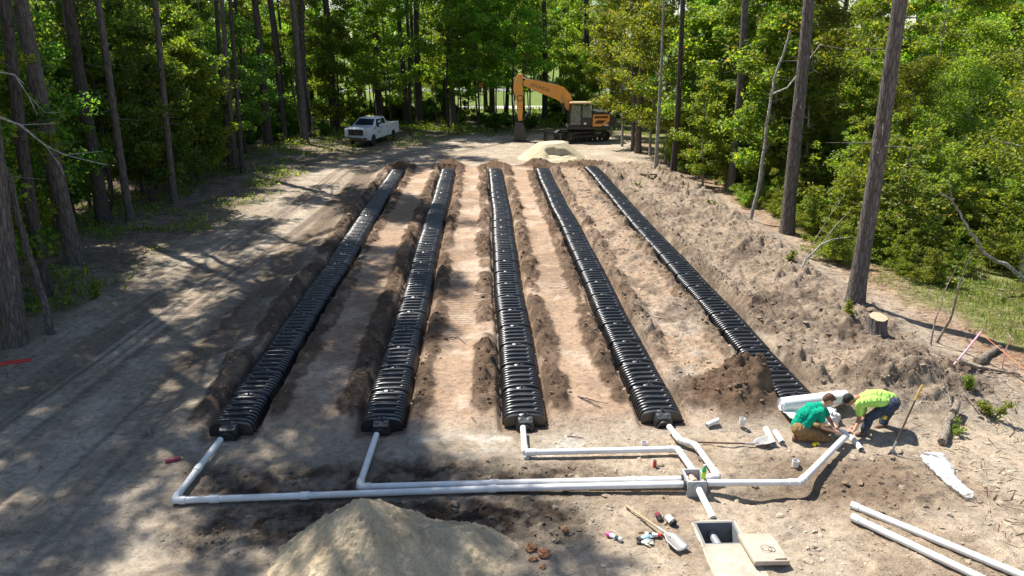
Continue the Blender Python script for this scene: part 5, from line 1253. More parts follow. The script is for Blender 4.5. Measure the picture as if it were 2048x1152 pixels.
def trunk_mesh(name, h, r0, rs, mat, wob=.12, n=12, limbs=(), flare=1.35, top=.18):
    m = MB(); zs = np.concatenate([[0, .25, .7], np.linspace(1.6, h, 14)]); ph = rs.rand(2)*6
    pts = [(wob*math.sin(z*.33+ph[0])*min(1, z/3), wob*math.sin(z*.27+ph[1])*min(1, z/3), z-.12*(z == 0)) for z in zs]
    rad = [r0*(flare if z == 0 else 1.16 if z < .3 else 1.04 if z < .8 else 1-(1-top)*(z/h)**1.1) for z in zs]
    m.tube(pts, rad, n)
    for l, a, b in limbs: m.tube(l, list(np.linspace(a, b, len(l))), 5)
    me = m.mesh(name, auto=R(70)); me.materials.append(mat); return me, (lambda z: Vector((wob*math.sin(z*.33+ph[0]), wob*math.sin(z*.27+ph[1]), z)))
def pine_variant(seed, h=25.0, cb=13.5, r0=.24):
    rs = np.random.RandomState(seed); limbs = []; cen = []; rad = []
    for k in range(34):
        t = (k+rs.rand())/34; z = cb+(h-cb)*t; a = rs.rand()*6.28; L = (1-.72*t)*(2.2+1.6*rs.rand())
        d = np.array([math.cos(a), math.sin(a), 0]); p0 = np.array([0, 0, z]); p1 = p0+d*L*.55+[0, 0, .25]; p2 = p0+d*L+[0, 0, .25+.5*rs.rand()]
        limbs.append(([tuple(p0), tuple(p1), tuple(p2)], .05*(1.3-t), .014))
        for q in (.5, .75, 1.0): cen.append(p0+(p2-p0)*q+rs.normal(size=3)*.22); rad.append(np.array([.62, .62, .42])*(.7+.5*rs.rand()))
    for k in range(6):
        z = rs.uniform(3.5, cb); a = rs.rand()*6.28; L = rs.uniform(.5, 1.6)
        limbs.append(([(0, 0, z), (math.cos(a)*L, math.sin(a)*L, z+rs.uniform(-.2, .3))], .022, .006))
    tm, _ = trunk_mesh('trunk', h, r0, rs, M['bark_dark'], .10, 10, limbs)
    cm = leaf_mesh('crown', clusters(cen, rad, 60, rs), .34, rs, .2, .22, M['needle'])
    cm2 = leaf_mesh('crown', clusters(cen, rad, 9, rs), .34, rs, .2, .20, M['needle'])
    return tm, cm, limbs, cm2
def broad_variant(seed, h, cb, cr, leaf, ncl, per, mat, bark='bark_dark', r0=.09, flat=.62, lean=0.0, wob=.22):
    rs = np.random.RandomState(seed); limbs = []; cen = []; rad = []
    nl = 16
    for k in range(nl):
        t = (k+rs.rand()*.8)/nl; z = cb*.75+(h-cb*.75)*t*.93; a = k*2.4+rs.rand(); L = cr*(.55+.6*rs.rand())*math.sin(math.pi*min(1, .22+.72*t))
        d = np.array([math.cos(a), math.sin(a), 0]); p0 = np.array([0, 0, z]); p1 = p0+d*L*.5+[0, 0, .35*L*.5]; p2 = p0+d*L+[0, 0, .25*L+rs.uniform(-.2, .3)]
        limbs.append(([tuple(p0), tuple(p1), tuple(p2)], r0*.42*(1.2-t), .008))
        for q in range(max(2, int(ncl/nl))):
            f = .35+.75*rs.rand(); c = p0+(p2-p0)*f+rs.normal(size=3)*np.array([.34, .34, .20])*cr*.35
            cen.append(c); s = (.35+.4*rs.rand())*(cr/2.2)**.5; rad.append(np.array([s, s, s*flat]))
    tm, _ = trunk_mesh('trunk', h*.97, r0, rs, M[bark], wob, 8, limbs, 1.3, .12)
    cm = leaf_mesh('crown', clusters(cen, rad, per, rs), leaf, rs, .35, .62, M[mat]); return tm, cm
def bush_variant(seed, h, rx, leaf, ncl, per, mat):
    rs = np.random.RandomState(seed); m = MB(); cen = []; rad = []
    ns = max(5, int(ncl/8))
    for k in range(ns):
        a = rs.rand()*6.28; L = rx*(.15+.95*rs.rand()); zt = h*(.35+.75*rs.rand()**1.3)*(1.1-.4*L/rx)
        P = [np.array([.1*rx*math.cos(a+1), .1*rx*math.sin(a+1), -.05]), np.array([L*.45*math.cos(a), L*.45*math.sin(a), zt*.55]), np.array([L*math.cos(a+.2), L*math.sin(a+.2), zt])]
        m.tube([tuple(p) for p in P], [.022, .014, .004], 5)
        for q in range(8):
            t = .30+.72*rs.rand(); c = (P[0]*(1-t)**2+2*P[1]*t*(1-t)+P[2]*t*t)+rs.normal(size=3)*np.array([.20, .20, .12])*rx*.5
            c[2] = max(c[2], .06); s = (.10+.20*rs.rand())*(rx/1.4)**.5*(1.25-.5*t); cen.append(c); rad.append((s*1.2, s*1.2, s*.75))
    tm = m.mesh('stems', auto=R(60)); tm.materials.append(M['bark_dark'])
    return tm, leaf_mesh('foliage', clusters(cen, rad, per, rs), leaf, rs, .4, .5, M[mat])
PV = [pine_variant(s, h, cb) for s, h, cb in ((1, 25, 13.5), (2, 27, 15), (3, 23, 12.5), (4, 26, 14))]
UD = [broad_variant(20+s, h, cb, cr, .19, 170, 62, 'leaf_dark') for s, h, cb, cr in ((1, 11, 1.8, 2.7), (2, 9, 1.3, 2.4), (3, 13, 3.0, 2.9), (4, 7, 1.0, 2.1))]
UM = [broad_variant(30+s, h, cb, cr, .20, 170, 58, 'leaf_mid') for s, h, cb, cr in ((1, 12, 3.2, 2.8), (2, 10, 1.8, 2.5), (3, 14, 4.2, 3.1), (4, 8, 1.2, 2.3))]
UB = [broad_variant(40+s, h, cb, cr, .16, 170, 72, 'leaf_bright', 'bark_pale', .075) for s, h, cb, cr in ((1, 10, 2.2, 2.1), (2, 12, 2.6, 2.4), (3, 8, 1.5, 1.9))]
US = [broad_variant(45+s, h, cb, cr, .19, 64, 50, mt, bk, r0) for s, h, cb, cr, mt, bk, r0 in ((1, 13, 6, 1.6, 'leaf_mid', 'bark_dark', .07), (2, 11, 4.5, 1.4, 'leaf_mid', 'bark', .055), (3, 14, 7, 1.7, 'leaf_bright', 'bark_pale', .065))]
NB = [broad_variant(50+s, h, cb, cr, .115, 220, 95, 'leaf_bush', 'bark_pale', .085, .6) for s, h, cb, cr in ((1, 8, 1.2, 2.6), (2, 9.5, 1.5, 2.9))]
BU = [bush_variant(60+s, h, rx, .105, 190, 46, mt) for s, h, rx, mt in ((1, 2.8, 1.6, 'leaf_bush'), (2, 3.8, 1.9, 'leaf_bush'), (3, 2.1, 1.6, 'leaf_bush'), (4, 3.2, 1.5, 'leaf_bright'))]
BD = [bush_variant(70+s, h, rx, .15, 90, 60, 'leaf_dark') for s, h, rx in ((1, 1.5, 1.2), (2, 2.2, 1.4))]
SM = [bush_variant(80+s, h, rx, .085, 40, 16, 'leaf_bright') for s, h, rx in ((1, .55, .30), (2, .8, .40))]
def plant(name, var, loc, rz, sc, label, cat, group, names=('trunk', 'crown'), tilt=None):
    r = empty(name, loc, rz, label, cat, group)
    if tilt is not None: r.rotation_mode = 'QUATERNION'; r.rotation_quaternion = tilt @ Quaternion((0, 0, 1), rz)
    r.scale = sc if hasattr(sc, '__len__') else (sc, sc, sc)
    link(names[0], var[0], None, r); link(names[1], var[1], None, r); return r
# prominent pines, each with a trunk of its own: base bearing, a bearing higher up its trunk, trunk width in the picture
def big_pine(label, base, top, wpx, seed, bark='bark', h=26, crown=True, pv=None, sparse=False, group='pines along the clearing', crown_scale=1.0, name='pine_tree'):
    b = onG(*base, -.02); t = AT(*top, b.y); ax = (t-b).normalized(); dist = (b-Vector((0, 0, CAM_H))).dot(FW)
    r0 = wpx*dist/FPX/2; rs = np.random.RandomState(seed); v = PV[(seed if pv is None else pv) % 4]
    ax = (ax*1.0+Vector((0, rs.uniform(-.015, .015), 0))).normalized()
    limbs = [l for l in v[2]] if crown else []
    for k in range(12 if crown else 5):
        z = rs.uniform(2.5, 12); a = rs.rand()*6.28; L = r0+rs.uniform(.15, .9); limbs.append(([(0, 0, z), (math.cos(a)*L*.6, math.sin(a)*L*.6, z+rs.uniform(-.05, .15)), (math.cos(a)*L, math.sin(a)*L, z+rs.uniform(-.2, .2))], .022, .005))
    tm, _ = trunk_mesh('trunk', h, r0, rs, M[bark], .06, 16, limbs)
    r = empty(name, b, 0, label, 'tree', group); r.rotation_mode = 'QUATERNION'; r.rotation_quaternion = Vector((0, 0, 1)).rotation_difference(ax)
    link('trunk', tm, None, r)
    if base[0] < 500: r.scale = (1, 1, 1.08)
    if crown: c = link('crown', v[3 if base[0] > 1200 else 1], None, r); c.rotation_euler = (0, 0, 0); c.scale = (crown_scale, crown_scale, 1)
    return b
taken = []
def bp(*a, **k): b = big_pine(*a, **k); taken.append((b.x, b.y))
bp('thick pine at the far left edge beside the red board', (32, 688), (-5, 330), 40, 1, crown_scale=1.3)
bp('dark reddish pine just behind the thin curved trunk at left edge', (92, 598), (55, 330), 24, 2, 'bark_dark')
bp('big bluish-grey pine leaning left at upper left of the track', (150, 525), (40, 0), 33, 3, crown_scale=1.4)
bp('dark thick pine right of the big bluish-grey one', (207, 447), (145, 60), 26, 4, 'bark_dark', crown_scale=1.4)
bp('slim straight pine just right of the dark thick one', (262, 442), (218, 160), 15, 5, crown_scale=1.4)
bp('dark pine behind the thick left trunks', (172, 376), (130, 90), 20, 6, 'bark_dark', crown_scale=1.5)
bp('slim pine with lit base among low plants at left', (350, 408), (322, 120), 13, 7)
bp('leftmost stem of the trunk cluster beside the bend in the track', (462, 342), (440, 110), 10, 8, 'bark_dark')
bp('middle stem of the trunk cluster beside the bend in the track', (474, 345), (452, 100), 10, 9)
bp('rightmost stem of the trunk cluster beside the bend in the track', (486, 347), (465, 90), 9, 10, 'bark_dark')
bp('dark pine halfway between the trunk cluster and the truck', (537, 292), (512, 20), 17, 11, 'bark_dark')
bp('pine standing just left of the white truck', (611, 288), (585, 10), 15, 12)
bp('pine behind the truck bed', (812, 247), (796, 10), 12, 13, 'bark_dark')
bp('greyish pine right of the truck at the wood edge', (908, 250), (894, 5), 13, 14)
bp('dark pine left of the excavator bucket', (985, 246), (976, 10), 12, 15, 'bark_dark')
bp('dark pine seen under the excavator boom', (1090, 240), (1088, 20), 12, 16, 'bark_dark')
bp('dark pine behind the excavator cab', (1172, 235), (1172, 10), 14, 17, 'bark_dark')
bp('slim dark pine at the right wood edge beyond the rows', (1276, 306), (1288, 10), 13, 18)
bp('slim dark pine among yellow-green leaves at right', (1346, 345), (1366, 20), 12, 19, 'bark_dark')
bp('straight grey pine rising out of the bush right of the slim trunks', (1462, 382), (1492, 5), 17, 20)
bp('tall brown pine second from the right beside the dead sapling', (1574, 466), (1612, 5), 26, 21, crown_scale=1.1)
bp('tallest right-hand pine leaning right above the stump', (1710, 604), (1795, 5), 32, 22, crown_scale=1.1)
bp('dark pine deep in the bushes right of the leaning one', (1832, 300), (1843, 20), 19, 23, 'bark_dark')
bp('pale slim trunk at the right wood edge with yellow leaves', (1312, 341), (1326, 15), 8, 24, 'bark_pale', h=13, crown=False)
bp('thin trunk just left of the slim dark pine at right', (1266, 302), (1264, 60), 8, 25, 'bark', h=14, crown=False)
# curved thin ones
stem('thin crooked trunk leaning left beside the far-left pine', [(108, 668), (100, 655), (75, 560), (55, 500), (35, 420), (8, 330), (-15, 250)], 19.5, .11, .06, 'bark', 'crooked_tree', 'tree')
stem('crooked pale slim tree left of the tall brown pine', [(1502, 440), (1515, 385), (1528, 300), (1533, 250), (1540, 205), (1548, 160), (1565, 110), (1580, 60)], 31.0, .085, .04, 'bark_pale', 'crooked_tree', 'tree', subs=[[(1540, 190), (1575, 175), (1640, 90), (1700, 100)]])
# white-barked tree at right edge with leafy crown
b = onG(2046, 556); taken.append((b.x, b.y))
def young(label, var, base, sc, rz, name='young_tree', group=None, squash=1.0, tilt=None):
    b = onG(*base, -.03); taken.append((b.x, b.y)); return plant(name, var, b, rz, (sc, sc, sc*squash), label, 'tree', group)
WT = broad_variant(58, 8.0, 4.2, 2.6, .11, 160, 90, 'leaf_bush', 'bark_white', .085, .6, 0, .12)
young('white-barked young tree with fine yellow-green leaves at right edge', WT, (2042, 558), 1.0, .4)
for lab, var, bs, sc, rz in (
    ('bright yellow-green young maple left of the slim dark pine at right', UB[0], (1244, 293), 1.25, .3), ('leafy yellow-green young tree between slim right trunks', UB[1], (1330, 328), 1.05, 1.3),
    ('yellow-green young tree right of the pale slim trunk', UB[2], (1375, 340), 1.25, 2.3), ('tall yellow-green young tree beside the straight grey pine', UB[1], (1432, 348), 1.1, 4.0),
    ('broad yellow-green young tree behind the excavator tail', UB[1], (1222, 272), 1.1, .9), ('tall bright young tree above the pale slim trunk', UB[1], (1300, 312), 1.15, 2.0), ('bright young tree behind the straight grey pine', UB[0], (1475, 352), 1.2, .2), ('pale green young tree between the grey and brown pines', UB[2], (1520, 395), 1.15, 1.2),
    ('bright young tree behind the tall brown pine', UB[0], (1600, 400), 1.05, 5.0), ('young tree with orange-tinged leaves left of the straight grey pine', UB[2], (1405, 372), .75, 3.1)):
    young(lab, var, bs, sc, rz, group='young maples on the sunlit right edge')
# ------------------------------------------------------------------ fill of the wood
rs = np.random.RandomState(77)
def xl(y): return np.interp(y, [0, 18, 25, 32, 45, 55, 60, 66, 70, 74], [-13.5, -13.5, -15.5, -17, -15.5, -16, -14, -10, 12, 60])
def xr(y): return np.interp(y, [0, 15, 28, 45, 60, 66], [14, 14.5, 14.5, 13.5, 13.5, 12.5])
def in_corr(x, y, a=-.03, b=.10): return a*y-1 < x < b*y+1
def free(x, y, dmin):
    return all((x-a)**2+(y-b)**2 > dmin*dmin for a, b in taken)
def inside(x, y):      # seen by the camera with a margin, or near enough to throw shade into the view
    u = x/max(y, .1)-.04
    return abs(u) < .80 and y > 14
def fill(n, box, dmin, ok, fn, tries=40):
    k = 0
    for _ in range(n*tries):
        if k >= n: break
        x, y = rs.uniform(box[0], box[1]), rs.uniform(box[2], box[3])
        if not ok(x, y) or not free(x, y, dmin): continue
        taken.append((x, y)); fn(x, y); k += 1
def pine_at(lab, grp):
    def f(x, y):
        v = PV[rs.randint(4)]; v = (v[0], v[1] if (-26 < x < -12 and y < 36) or (-26 < x < -3 and 58 < y < 76) else v[3]); s = rs.uniform(.8, 1.15)
        plant('pine_tree', v, (x, y, gz(x, y)-.05), rs.rand()*6.28, (s*rs.uniform(.75, 1.1), s*rs.uniform(.75, 1.1), s), lab, 'tree', grp, tilt=Quaternion((rs.normal(), rs.normal(), 0), R(rs.uniform(0, 2.2))))
    return f
def broad_at(vs, lab, grp, smin=.75, smax=1.15, name='broadleaf_tree'):
    def f(x, y):
        s = rs.uniform(smin, smax); plant(name, vs[rs.randint(len(vs))], (x, y, gz(x, y)-.05), rs.rand()*6.28, (s, s, s*rs.uniform(.9, 1.15)), lab, 'tree', grp)
    return f
def bush_at(vs, lab, grp, smin=.7, smax=1.3):
    def f(x, y):
        s = rs.uniform(smin, smax); plant('bush', vs[rs.randint(len(vs))], (x, y, gz(x, y)-.05), rs.rand()*6.28, (s, s*rs.uniform(.85, 1.15), s*rs.uniform(.8, 1.2)), lab, 'bush', grp, ('stems', 'foliage'))
    return f
left = lambda x, y: x < xl(y) and inside(x, y) and y < 74
back = lambda x, y: x < 60 and inside(x, y) and (y > 74 or x < xl(y))
right = lambda x, y: x > xr(y) and inside(x, y)
gl, gb, gr = 'wood left of the dirt track', 'wood behind the clearing', 'wood right of the drain field'
for x, y in ((-17.5, 66.5), (-13.5, 69.0), (-9.5, 71.0), (-6, 73)): taken.append((x, y)); r_ = plant('pine_tree', PV[int(y) % 4], (x, y, gz(x, y)-.05), y, (1, 1, 1), 'dark pine behind the parked truck, shading it', 'tree', 'pines shading the truck'); r_.children[1].scale = (1.5, 1.5, 1)
for x, y in ((-15.6, 18.4), (-17.4, 22.6), (-18.8, 26.4)): taken.append((x, y)); r_ = plant('pine_tree', PV[int(y) % 4], (x, y, gz(x, y)-.05), y, (1, 1, 1.08), 'dark pine just outside the left edge, casting shade on the track', 'tree', 'pines left of the view'); r_.children[1].scale = (1.1, 1.1, 1)
fill(16, (-19, -12.5, 16, 56), 1.9, lambda x, y: x < xl(y)-.3, broad_at(UD, 'dark leafy tree leaning out at the left edge of the track', 'leafy trees at the left track edge', .75, 1.0))
fill(52, (-50, -13, 15, 72), 2.3, left, pine_at('dark pine standing in the shaded wood left of the track', 'pines in the '+gl))
fill(9, (-24, -15.5, 13, 27), 2.6, lambda x, y: x < -.72*y-.5, pine_at('dark pine just outside the left edge, casting shade on the track', 'pines left of the view'))
fill(46, (-55, 30, 68, 88), 2.4, lambda x, y: back(x, y) and (not in_corr(x, y) or rs.rand() < .35), pine_at('dark pine in the wood behind the clearing', 'pines in the '+gb))
fill(34, (-75, 75, 96, 150), 3.2, lambda x, y: inside(x, y) and not (110 < y < 140) and not in_corr(x, y, -.02, .09), pine_at('far pine beyond the gravel drive', 'far pines'))
fill(14, (24, 50, 34, 72), 2.8, right, pine_at('dark pine standing behind the sunlit bushes at right', 'pines in the '+gr))
fill(12, (-19, -13, 20, 46), 1.2, lambda x, y: xl(y)-3.2 < x < xl(y)+.4, broad_at(UD[:2]+UM[1:2]+UM[3:], 'leafy green tree standing among the first trunks left of the track', 'leafy trees among the first left trunks', .75, 1.05))
fill(42, (-40, -14, 18, 72), 1.2, left, broad_at(US, 'slender small-crowned tree among the pines left of the track', 'slender trees of the '+gl, .8, 1.1, 'slender_tree'))
fill(36, (-36, 14, 66, 88), 1.2, back, broad_at(US, 'slender small-crowned tree among the pines behind the clearing', 'slender trees of the '+gb, .85, 1.15, 'slender_tree'))
fill(16, (13, 24, 34, 66), 1.2, right, broad_at(US, 'slender small-crowned tree inside the right wood edge', 'slender trees of the '+gr, .8, 1.05, 'slender_tree'))
fill(40, (-45, -14, 17, 72), 1.6, left, broad_at(UD+UM[1:2]+UM[3:], 'dark broadleaf tree under the pines left of the track', 'understory of the '+gl, .6, 1.05))
fill(40, (-45, 14, 66, 90), 1.9, lambda x, y: back(x, y) and not in_corr(x, y), broad_at(UM, 'green broadleaf tree under the pines behind the clearing', 'understory of the '+gb, .75, 1.2))
fill(46, (-32, 26, 74, 86), 1.25, lambda x, y: not in_corr(x, y, -.008, .075), bush_at(BD, 'low shrub in the back wood', 'low shrubs of the '+gb, 1.0, 1.7))
fill(8, (-4, 10, 70, 75), 1.1, lambda x, y: True, bush_at(BD, 'low leafy shrub standing before the far lawn', 'shrubs before the far lawn', .6, 1.0))
fill(13, (-6, 14, 67, 84), 1.7, lambda x, y: back(x, y) and in_corr(x, y), broad_at([UM[2]], 'high-crowned broadleaf tree before the gravel drive', 'tall understory before the gravel drive', .9, 1.15))
fill(14, (-4, 20, 142, 158), 2.2, lambda x, y: True, broad_at(UM[:3], 'far broadleaf tree closing the gap beyond the road', 'far broadleaf trees beyond the road', 1.3, 1.7))
fill(60, (-75, 75, 97, 165), 2.6, lambda x, y: inside(x, y) and not (112 < y < 142) and not (in_corr(x, y, -.03, .10) and y < 112), broad_at(UM[:3], 'far broadleaf tree beyond the gravel drive', 'far broadleaf trees', 1.0, 1.5))
fill(46, (12.5, 48, 27, 75), 1.6, lambda x, y: right(x, y) and x > xr(y)+1.2 and (y > 38 or x > 24), broad_at(UM[:2]+UB, 'leafy tree behind the sunlit bushes at right', 'leafy trees of the '+gr, .8, 1.15))
fill(8, (19, 34, 29, 40), 2.4, lambda x, y: right(x, y) and x > 15.5, broad_at(NB, 'dense young tree among the right-hand bushes', 'dense young trees among the right-hand bushes', .7, .95))
fill(85, (13.2, 32, 24, 46), .95, lambda x, y: right(x, y) and (y > 27.2 or (x < 15.2 and y > 24.5)), bush_at(BU, 'leafy green bush in the thicket right of the drain field', 'bushes of the right-hand thicket', .8, 1.55))
fill(24, (12.4, 14.6, 22, 50), .8, lambda x, y: True, bush_at([BU[0], BU[2]], 'low green bush at the foot of the right-hand trunks', 'low bushes at the right wood edge', .4, .8))
fill(11, (15.0, 21, 19.5, 27), 1.1, lambda x, y: x > 14.6, bush_at([BU[0], BU[2]], 'loose bright bush standing in the right-hand grass', 'bushes in the right-hand grass', .45, .85))
fill(4, (12.6, 16, 28, 52), .9, lambda x, y: free(x, y, .8), bush_at([BU[0], BU[2]], 'low green bush at the foot of the right-hand trunks', 'low bushes at the right wood edge', .4, .75))
fill(40, (-40, 12, 60, 90), 1.2, lambda x, y: back(x, y) and not (in_corr(x, y) and y > 73), bush_at(BD, 'low dark shrub on the floor of the back wood', 'low shrubs of the '+gb, .7, 1.3))
fill(40, (-36, -13, 17, 66), 1.2, left, bush_at(BD, 'low dark shrub on the floor of the left wood', 'low shrubs of the '+gl, .4, .95))
fill(10, (-22, 4, 69, 74), 1.0, lambda x, y: x > xl(y)-8 and inside(x, y), bush_at(BD, 'low dark shrub at the edge behind truck and excavator', 'low shrubs behind truck and excavator', .6, 1.0))
def leafy_cover(name, n, seed, box, dens, hmax, size, mat, label):
    rs = np.random.RandomState(seed); x = rs.uniform(box[0], box[1], n*5); y = box[2]+(box[3]-box[2])*rs.rand(n*5)**1.2
    q = masks(x, y); k = rs.rand(len(x)) < dens(x, y, q); x, y = x[k][:n], y[k][:n]; z = height(x, y)
    lift = fbm(x*.8, y*.8, 301, 3); C = np.stack([x, y, z+.03+rs.rand(len(x))*hmax*np.clip(lift*1.8-.3, .1, 1)], 1)
    me = leaf_mesh(name, C, size, rs, .4, .5, mat); return tag(link(name, me), label, 'undergrowth', kind='stuff')
leafy_cover('thicket_undergrowth', 42000, 11, (12.6, 30, 20, 50), lambda x, y, q: sst(13.0, 14.2, x+(q['nA']-.5)*2.4)*np.maximum(sst(26, 28.5, y+(q['nB']-.5)*2), .30*sst(.5, .62, q['nA'])), .95, .10, M['leaf_bush'], 'tangled low green growth filling the right-hand thicket down to the dirt')
leafy_cover('wood_undergrowth', 26000, 12, (-34, 13, 15, 84), lambda x, y, q: np.clip(q['wood_l']*sst(.50, .62, q['nA'])+.6*q['back']*sst(.4, .6, q['nA']), 0, 1), .6, .15, M['leaf_mid'], 'patchy low leafy growth on the floor of the left and back woods')
# small bright plants by the right-hand edge and under the left trees
k = 0
for px, py, s, lab in ((1700, 632, .75, 'small yellow-green sprout left of the stump'), (1985, 835, .8, 'small bright plant among dead twigs at the far right'), (1935, 775, .6, 'small bright sprout under the long pale branch'), (1910, 867, .5, 'tiny bright sprout beside the forked dead log'),
                       (1580, 522, .7, 'small bright sprout below the grey dead sapling'), (1426, 418, .8, 'small green sprout right of the rightmost row, far up'), (195, 595, .9, 'small green plant on the shaded track edge at left'), (1276, 372, .5, 'tiny sprout near the far end of the rightmost row')):
    b = onG(px, py, -.02); plant('sprout', SM[k % 2], b, k*1.1, s, lab, 'plant', 'small sprouts', ('stems', 'foliage')); k += 1
# bare grey branches hanging in from the left edge
def twig(label, pts, Y, r0, subs): 
    P = [AT(x, y, Y) for x, y in pts]; stick('bare_branch', label, P, r0, .006, 'bark_pale', 'branch', [[AT(x, y, Y) for x, y in s] for s in subs], 'bare branches at the left edge', 6)
twig('upper bare grey branch reaching in from the left edge', [(-20, 225), (40, 250), (90, 290), (130, 310), (215, 330)], 17.0, .03, [[(40, 250), (80, 248), (110, 247)], [(90, 290), (120, 330), (128, 350)], [(130, 310), (170, 305), (205, 303)]])
twig('lower bare grey branch reaching in from the left edge', [(-20, 140), (30, 150), (55, 190), (75, 230)], 17.5, .02, [[(30, 150), (50, 170)], [(55, 190), (90, 225), (120, 225)]])
# ------------------------------------------------------------------ ground cover
def blades(name, n, seed, box, dens, hmin, hmax, w, mat, label, cat='grass', lean=.5):
    rs = np.random.RandomState(seed); x = rs.uniform(box[0], box[1], n*5); y = box[2]+(box[3]-box[2])*rs.rand(n*5)**1.3
    q = masks(x, y); k = rs.rand(len(x)) < dens(x, y, q); x, y = x[k][:n], y[k][:n]; z = height(x, y); n = len(x)
    a = rs.rand(n)*6.28; h = rs.uniform(hmin, hmax, n); D = np.stack([np.cos(a), np.sin(a), 0*a], 1); S = np.stack([-np.sin(a), np.cos(a), 0*a], 1)*w
    b = np.stack([x, y, z-.01], 1); L = (lean*rs.rand(n)*h)[:, None]; up = np.array([0, 0, 1.])[None]
    V = np.stack([b-S, b+S, b+S*.7+D*L*.4+up*(h*.65)[:, None], b-S*.0+D*L+up*h[:, None]], 1).reshape(-1, 3)
    me = mk_mesh(name, V, np.arange(4*n).reshape(-1, 4)); fattr(me, 'rnd', rs.rand(n)); o = link(name, me, mat); return tag(o, label, cat, kind='stuff')
blades('grass', 45000, 1, (12.5, 30, 15.5, 34), lambda x, y, q: sst(12.6, 14.6, x+(q['nA']-.5)*3)*sst(15.5, 17.5, y)*sst(.30, .5, q['nB']), .05, .17, .010, M['grass'], 'rough sunlit grass in the gap of the right-hand thicket')
blades('undergrowth', 14000, 2, (-34, -11.5, 15, 66), lambda x, y, q: q['wood_l']*sst(.50, .62, q['nA']), .10, .34, .022, M['grass'], 'patches of low green undergrowth beneath the left trees')
blades('lawn_grass', 16000, 3, (-40, 30, 62, 92), lambda x, y, q: q['back']*sst(.4, .6, q['nA']), .15, .45, .04, M['grass'], 'low green undergrowth in the back wood and beyond')
# needles, twigs and bark scraps
def litter(name, n, seed, box, dens, lmin, lmax, rad, mat, label):
    rs = np.random.RandomState(seed); x = rs.uniform(box[0], box[1], n*6); y = box[2]+(box[3]-box[2])*rs.rand(n*6)**1.4
    q = masks(x, y); k = (rs.rand(len(x)) < dens(x, y, q)) & (q['trench'] < .2) & (q['pipe'] > .15); x, y = x[k][:n], y[k][:n]; n = len(x); z = height(x, y)
    a = rs.rand(n)*6.28; L = rs.uniform(lmin, lmax, n)*(.5+rs.rand(n)); D = np.stack([np.cos(a), np.sin(a), rs.normal(size=n)*.12], 1)*L[:, None]*.5
    S = np.stack([-np.sin(a), np.cos(a), 0*a], 1)*rad*(.5+rs.rand(n))[:, None]; U = np.array([0, 0, 1.])[None]*rad; b = np.stack([x, y, z+rad*.6], 1)
    V = np.stack([b-D-S, b-D+S, b-D+U, b+D-S*.6, b+D+S*.6, b+D+U*.6], 1).reshape(-1, 3)
    f = np.array([(0, 1, 4, 3), (1, 2, 5, 4), (2, 0, 3, 5)]); F = (f[None]+np.arange(n)[:, None, None]*6).reshape(-1, 4)
    me = mk_mesh(name, V, F); fattr(me, 'rnd', np.repeat(rs.rand(n), 3)); return tag(link(name, me, mat), label, 'litter', kind='stuff')
M['litter'] = clod_mat('litter', [(0, (.10, .06, .04)), (.45, (.24, .15, .09)), (.8, (.36, .26, .18)), (1, (.52, .45, .36))])
litter('woodland_litter', 9000, 4, (7.5, 17, 9, 50), lambda x, y, q: np.clip(q['wood_r']*.9+.12*q['spoil']+.35*((x > 8.2) & (y < 16)), 0, 1), .08, .40, .008, M['litter'], 'brown needles and twigs littering the right wood edge')
litter('track_litter', 11000, 6, (-22, -6, 9, 60), lambda x, y, q: np.clip(q['wood_l']*.9+.05, 0, 1), .08, .45, .010, M['litter'], 'twigs and needles strewn under the left trees')
litter('field_twigs', 700, 8, (-6, 11, 9, 46), lambda x, y, q: np.clip(q['ridge']*.6+q['spoil']*.5+q['mid']*.5, 0, 1), .10, .5, .008, M['litter'], 'root ends and twigs mixed into the dug soil')

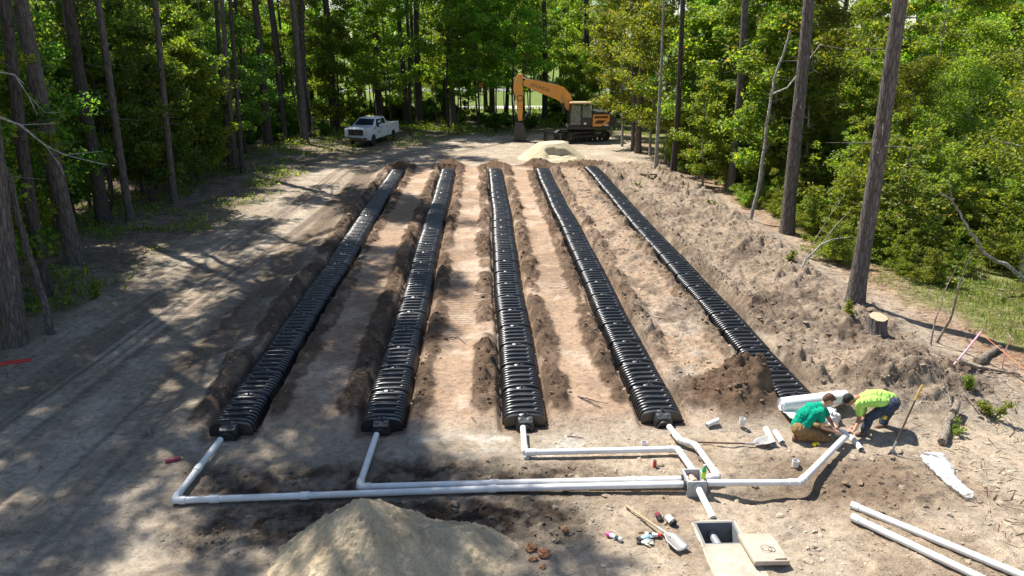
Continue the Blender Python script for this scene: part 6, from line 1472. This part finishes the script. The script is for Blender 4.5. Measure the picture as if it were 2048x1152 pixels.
# ------------------------------------------------------------------ labels that tell the trees and bushes of the woods apart
LM = [(32, 'the far-left thick pine'), (150, 'the bluish-grey pine'), (262, 'the slim straight pine'), (474, 'the trunk cluster'), (611, 'the pine beside the truck'), (737, 'the white truck'), (908, 'the greyish pine'),
      (1040, 'the excavator bucket'), (1165, 'the excavator cab'), (1276, 'the slim dark pine'), (1462, 'the straight grey pine'), (1574, 'the tall brown pine'), (1710, 'the leaning pine'), (2042, 'the white-barked tree')]
SHORT = {'pines in the '+gl: 'dark pine in the left wood', 'pines in the '+gb: 'dark pine in the back wood', 'far pines': 'far pine beyond the gravel drive', 'pines in the '+gr: 'dark pine in the right wood',
         'understory of the '+gl: 'broadleaf tree in the left wood', 'understory of the '+gb: 'green broadleaf tree in the back wood', 'tall understory before the gravel drive': 'high-crowned broadleaf tree', 'far broadleaf trees': 'far broadleaf tree',
         'far broadleaf trees beyond the road': 'broadleaf tree beyond the far road', 'leafy trees of the '+gr: 'leafy tree in the right wood', 'dense young trees among the right-hand bushes': 'dense young tree among bushes', 'bushes of the right-hand thicket': 'green bush in the thicket',
         'low bushes at the right wood edge': 'low bush at the dirt edge', 'bushes in the right-hand grass': 'loose bright bush in grass', 'low shrubs of the '+gb: 'low shrub in the back wood', 'low shrubs of the '+gl: 'low shrub in the left wood',
         'low shrubs behind truck and excavator': 'low edge shrub', 'leafy trees at the left track edge': 'dark leafy tree by the track', 'leafy trees among the first left trunks': 'leafy tree among first trunks', 'slender trees of the '+gl: 'slender tree in the left wood',
         'slender trees of the '+gb: 'slender tree in the back wood', 'slender trees of the '+gr: 'slender tree in the right wood', 'shrubs before the far lawn': 'shrub before the far lawn', 'pines shading the truck': 'dark pine behind the truck', 'pines left of the view': 'dark pine outside the picture'}
ORD = ['nearest', 'second', 'third', 'fourth', 'fifth', 'sixth', 'seventh', 'eighth', 'ninth', 'tenth', 'eleventh', 'twelfth', 'thirteenth', 'fourteenth', 'fifteenth']
bins = {}
for o in COL.objects:
    g_ = o.get('group')
    if o.parent is None and g_ in SHORT:
        v = Vector(o.location)-Vector((0, 0, CAM_H)); px = 1024+FPX*v.dot(RT)/v.dot(FW)
        if px < 0: key = (g_, 'beyond the left picture edge'); d_ = -px
        elif px > 2048: key = (g_, 'beyond the right picture edge'); d_ = px-2048
        else:
            lx, nm = min(LM, key=lambda l: abs(l[0]-px)); key = (g_, ('left of ' if px < lx else 'right of ')+nm); d_ = abs(px-lx)
        bins.setdefault(key, []).append((d_, o))
for (g_, where), lst in bins.items():
    for k, (d_, o) in enumerate(sorted(lst, key=lambda t: t[0])):
        o['label'] = SHORT[g_]+', '+(ORD[k] if k < 15 else str(k+1)+'th')+' '+where
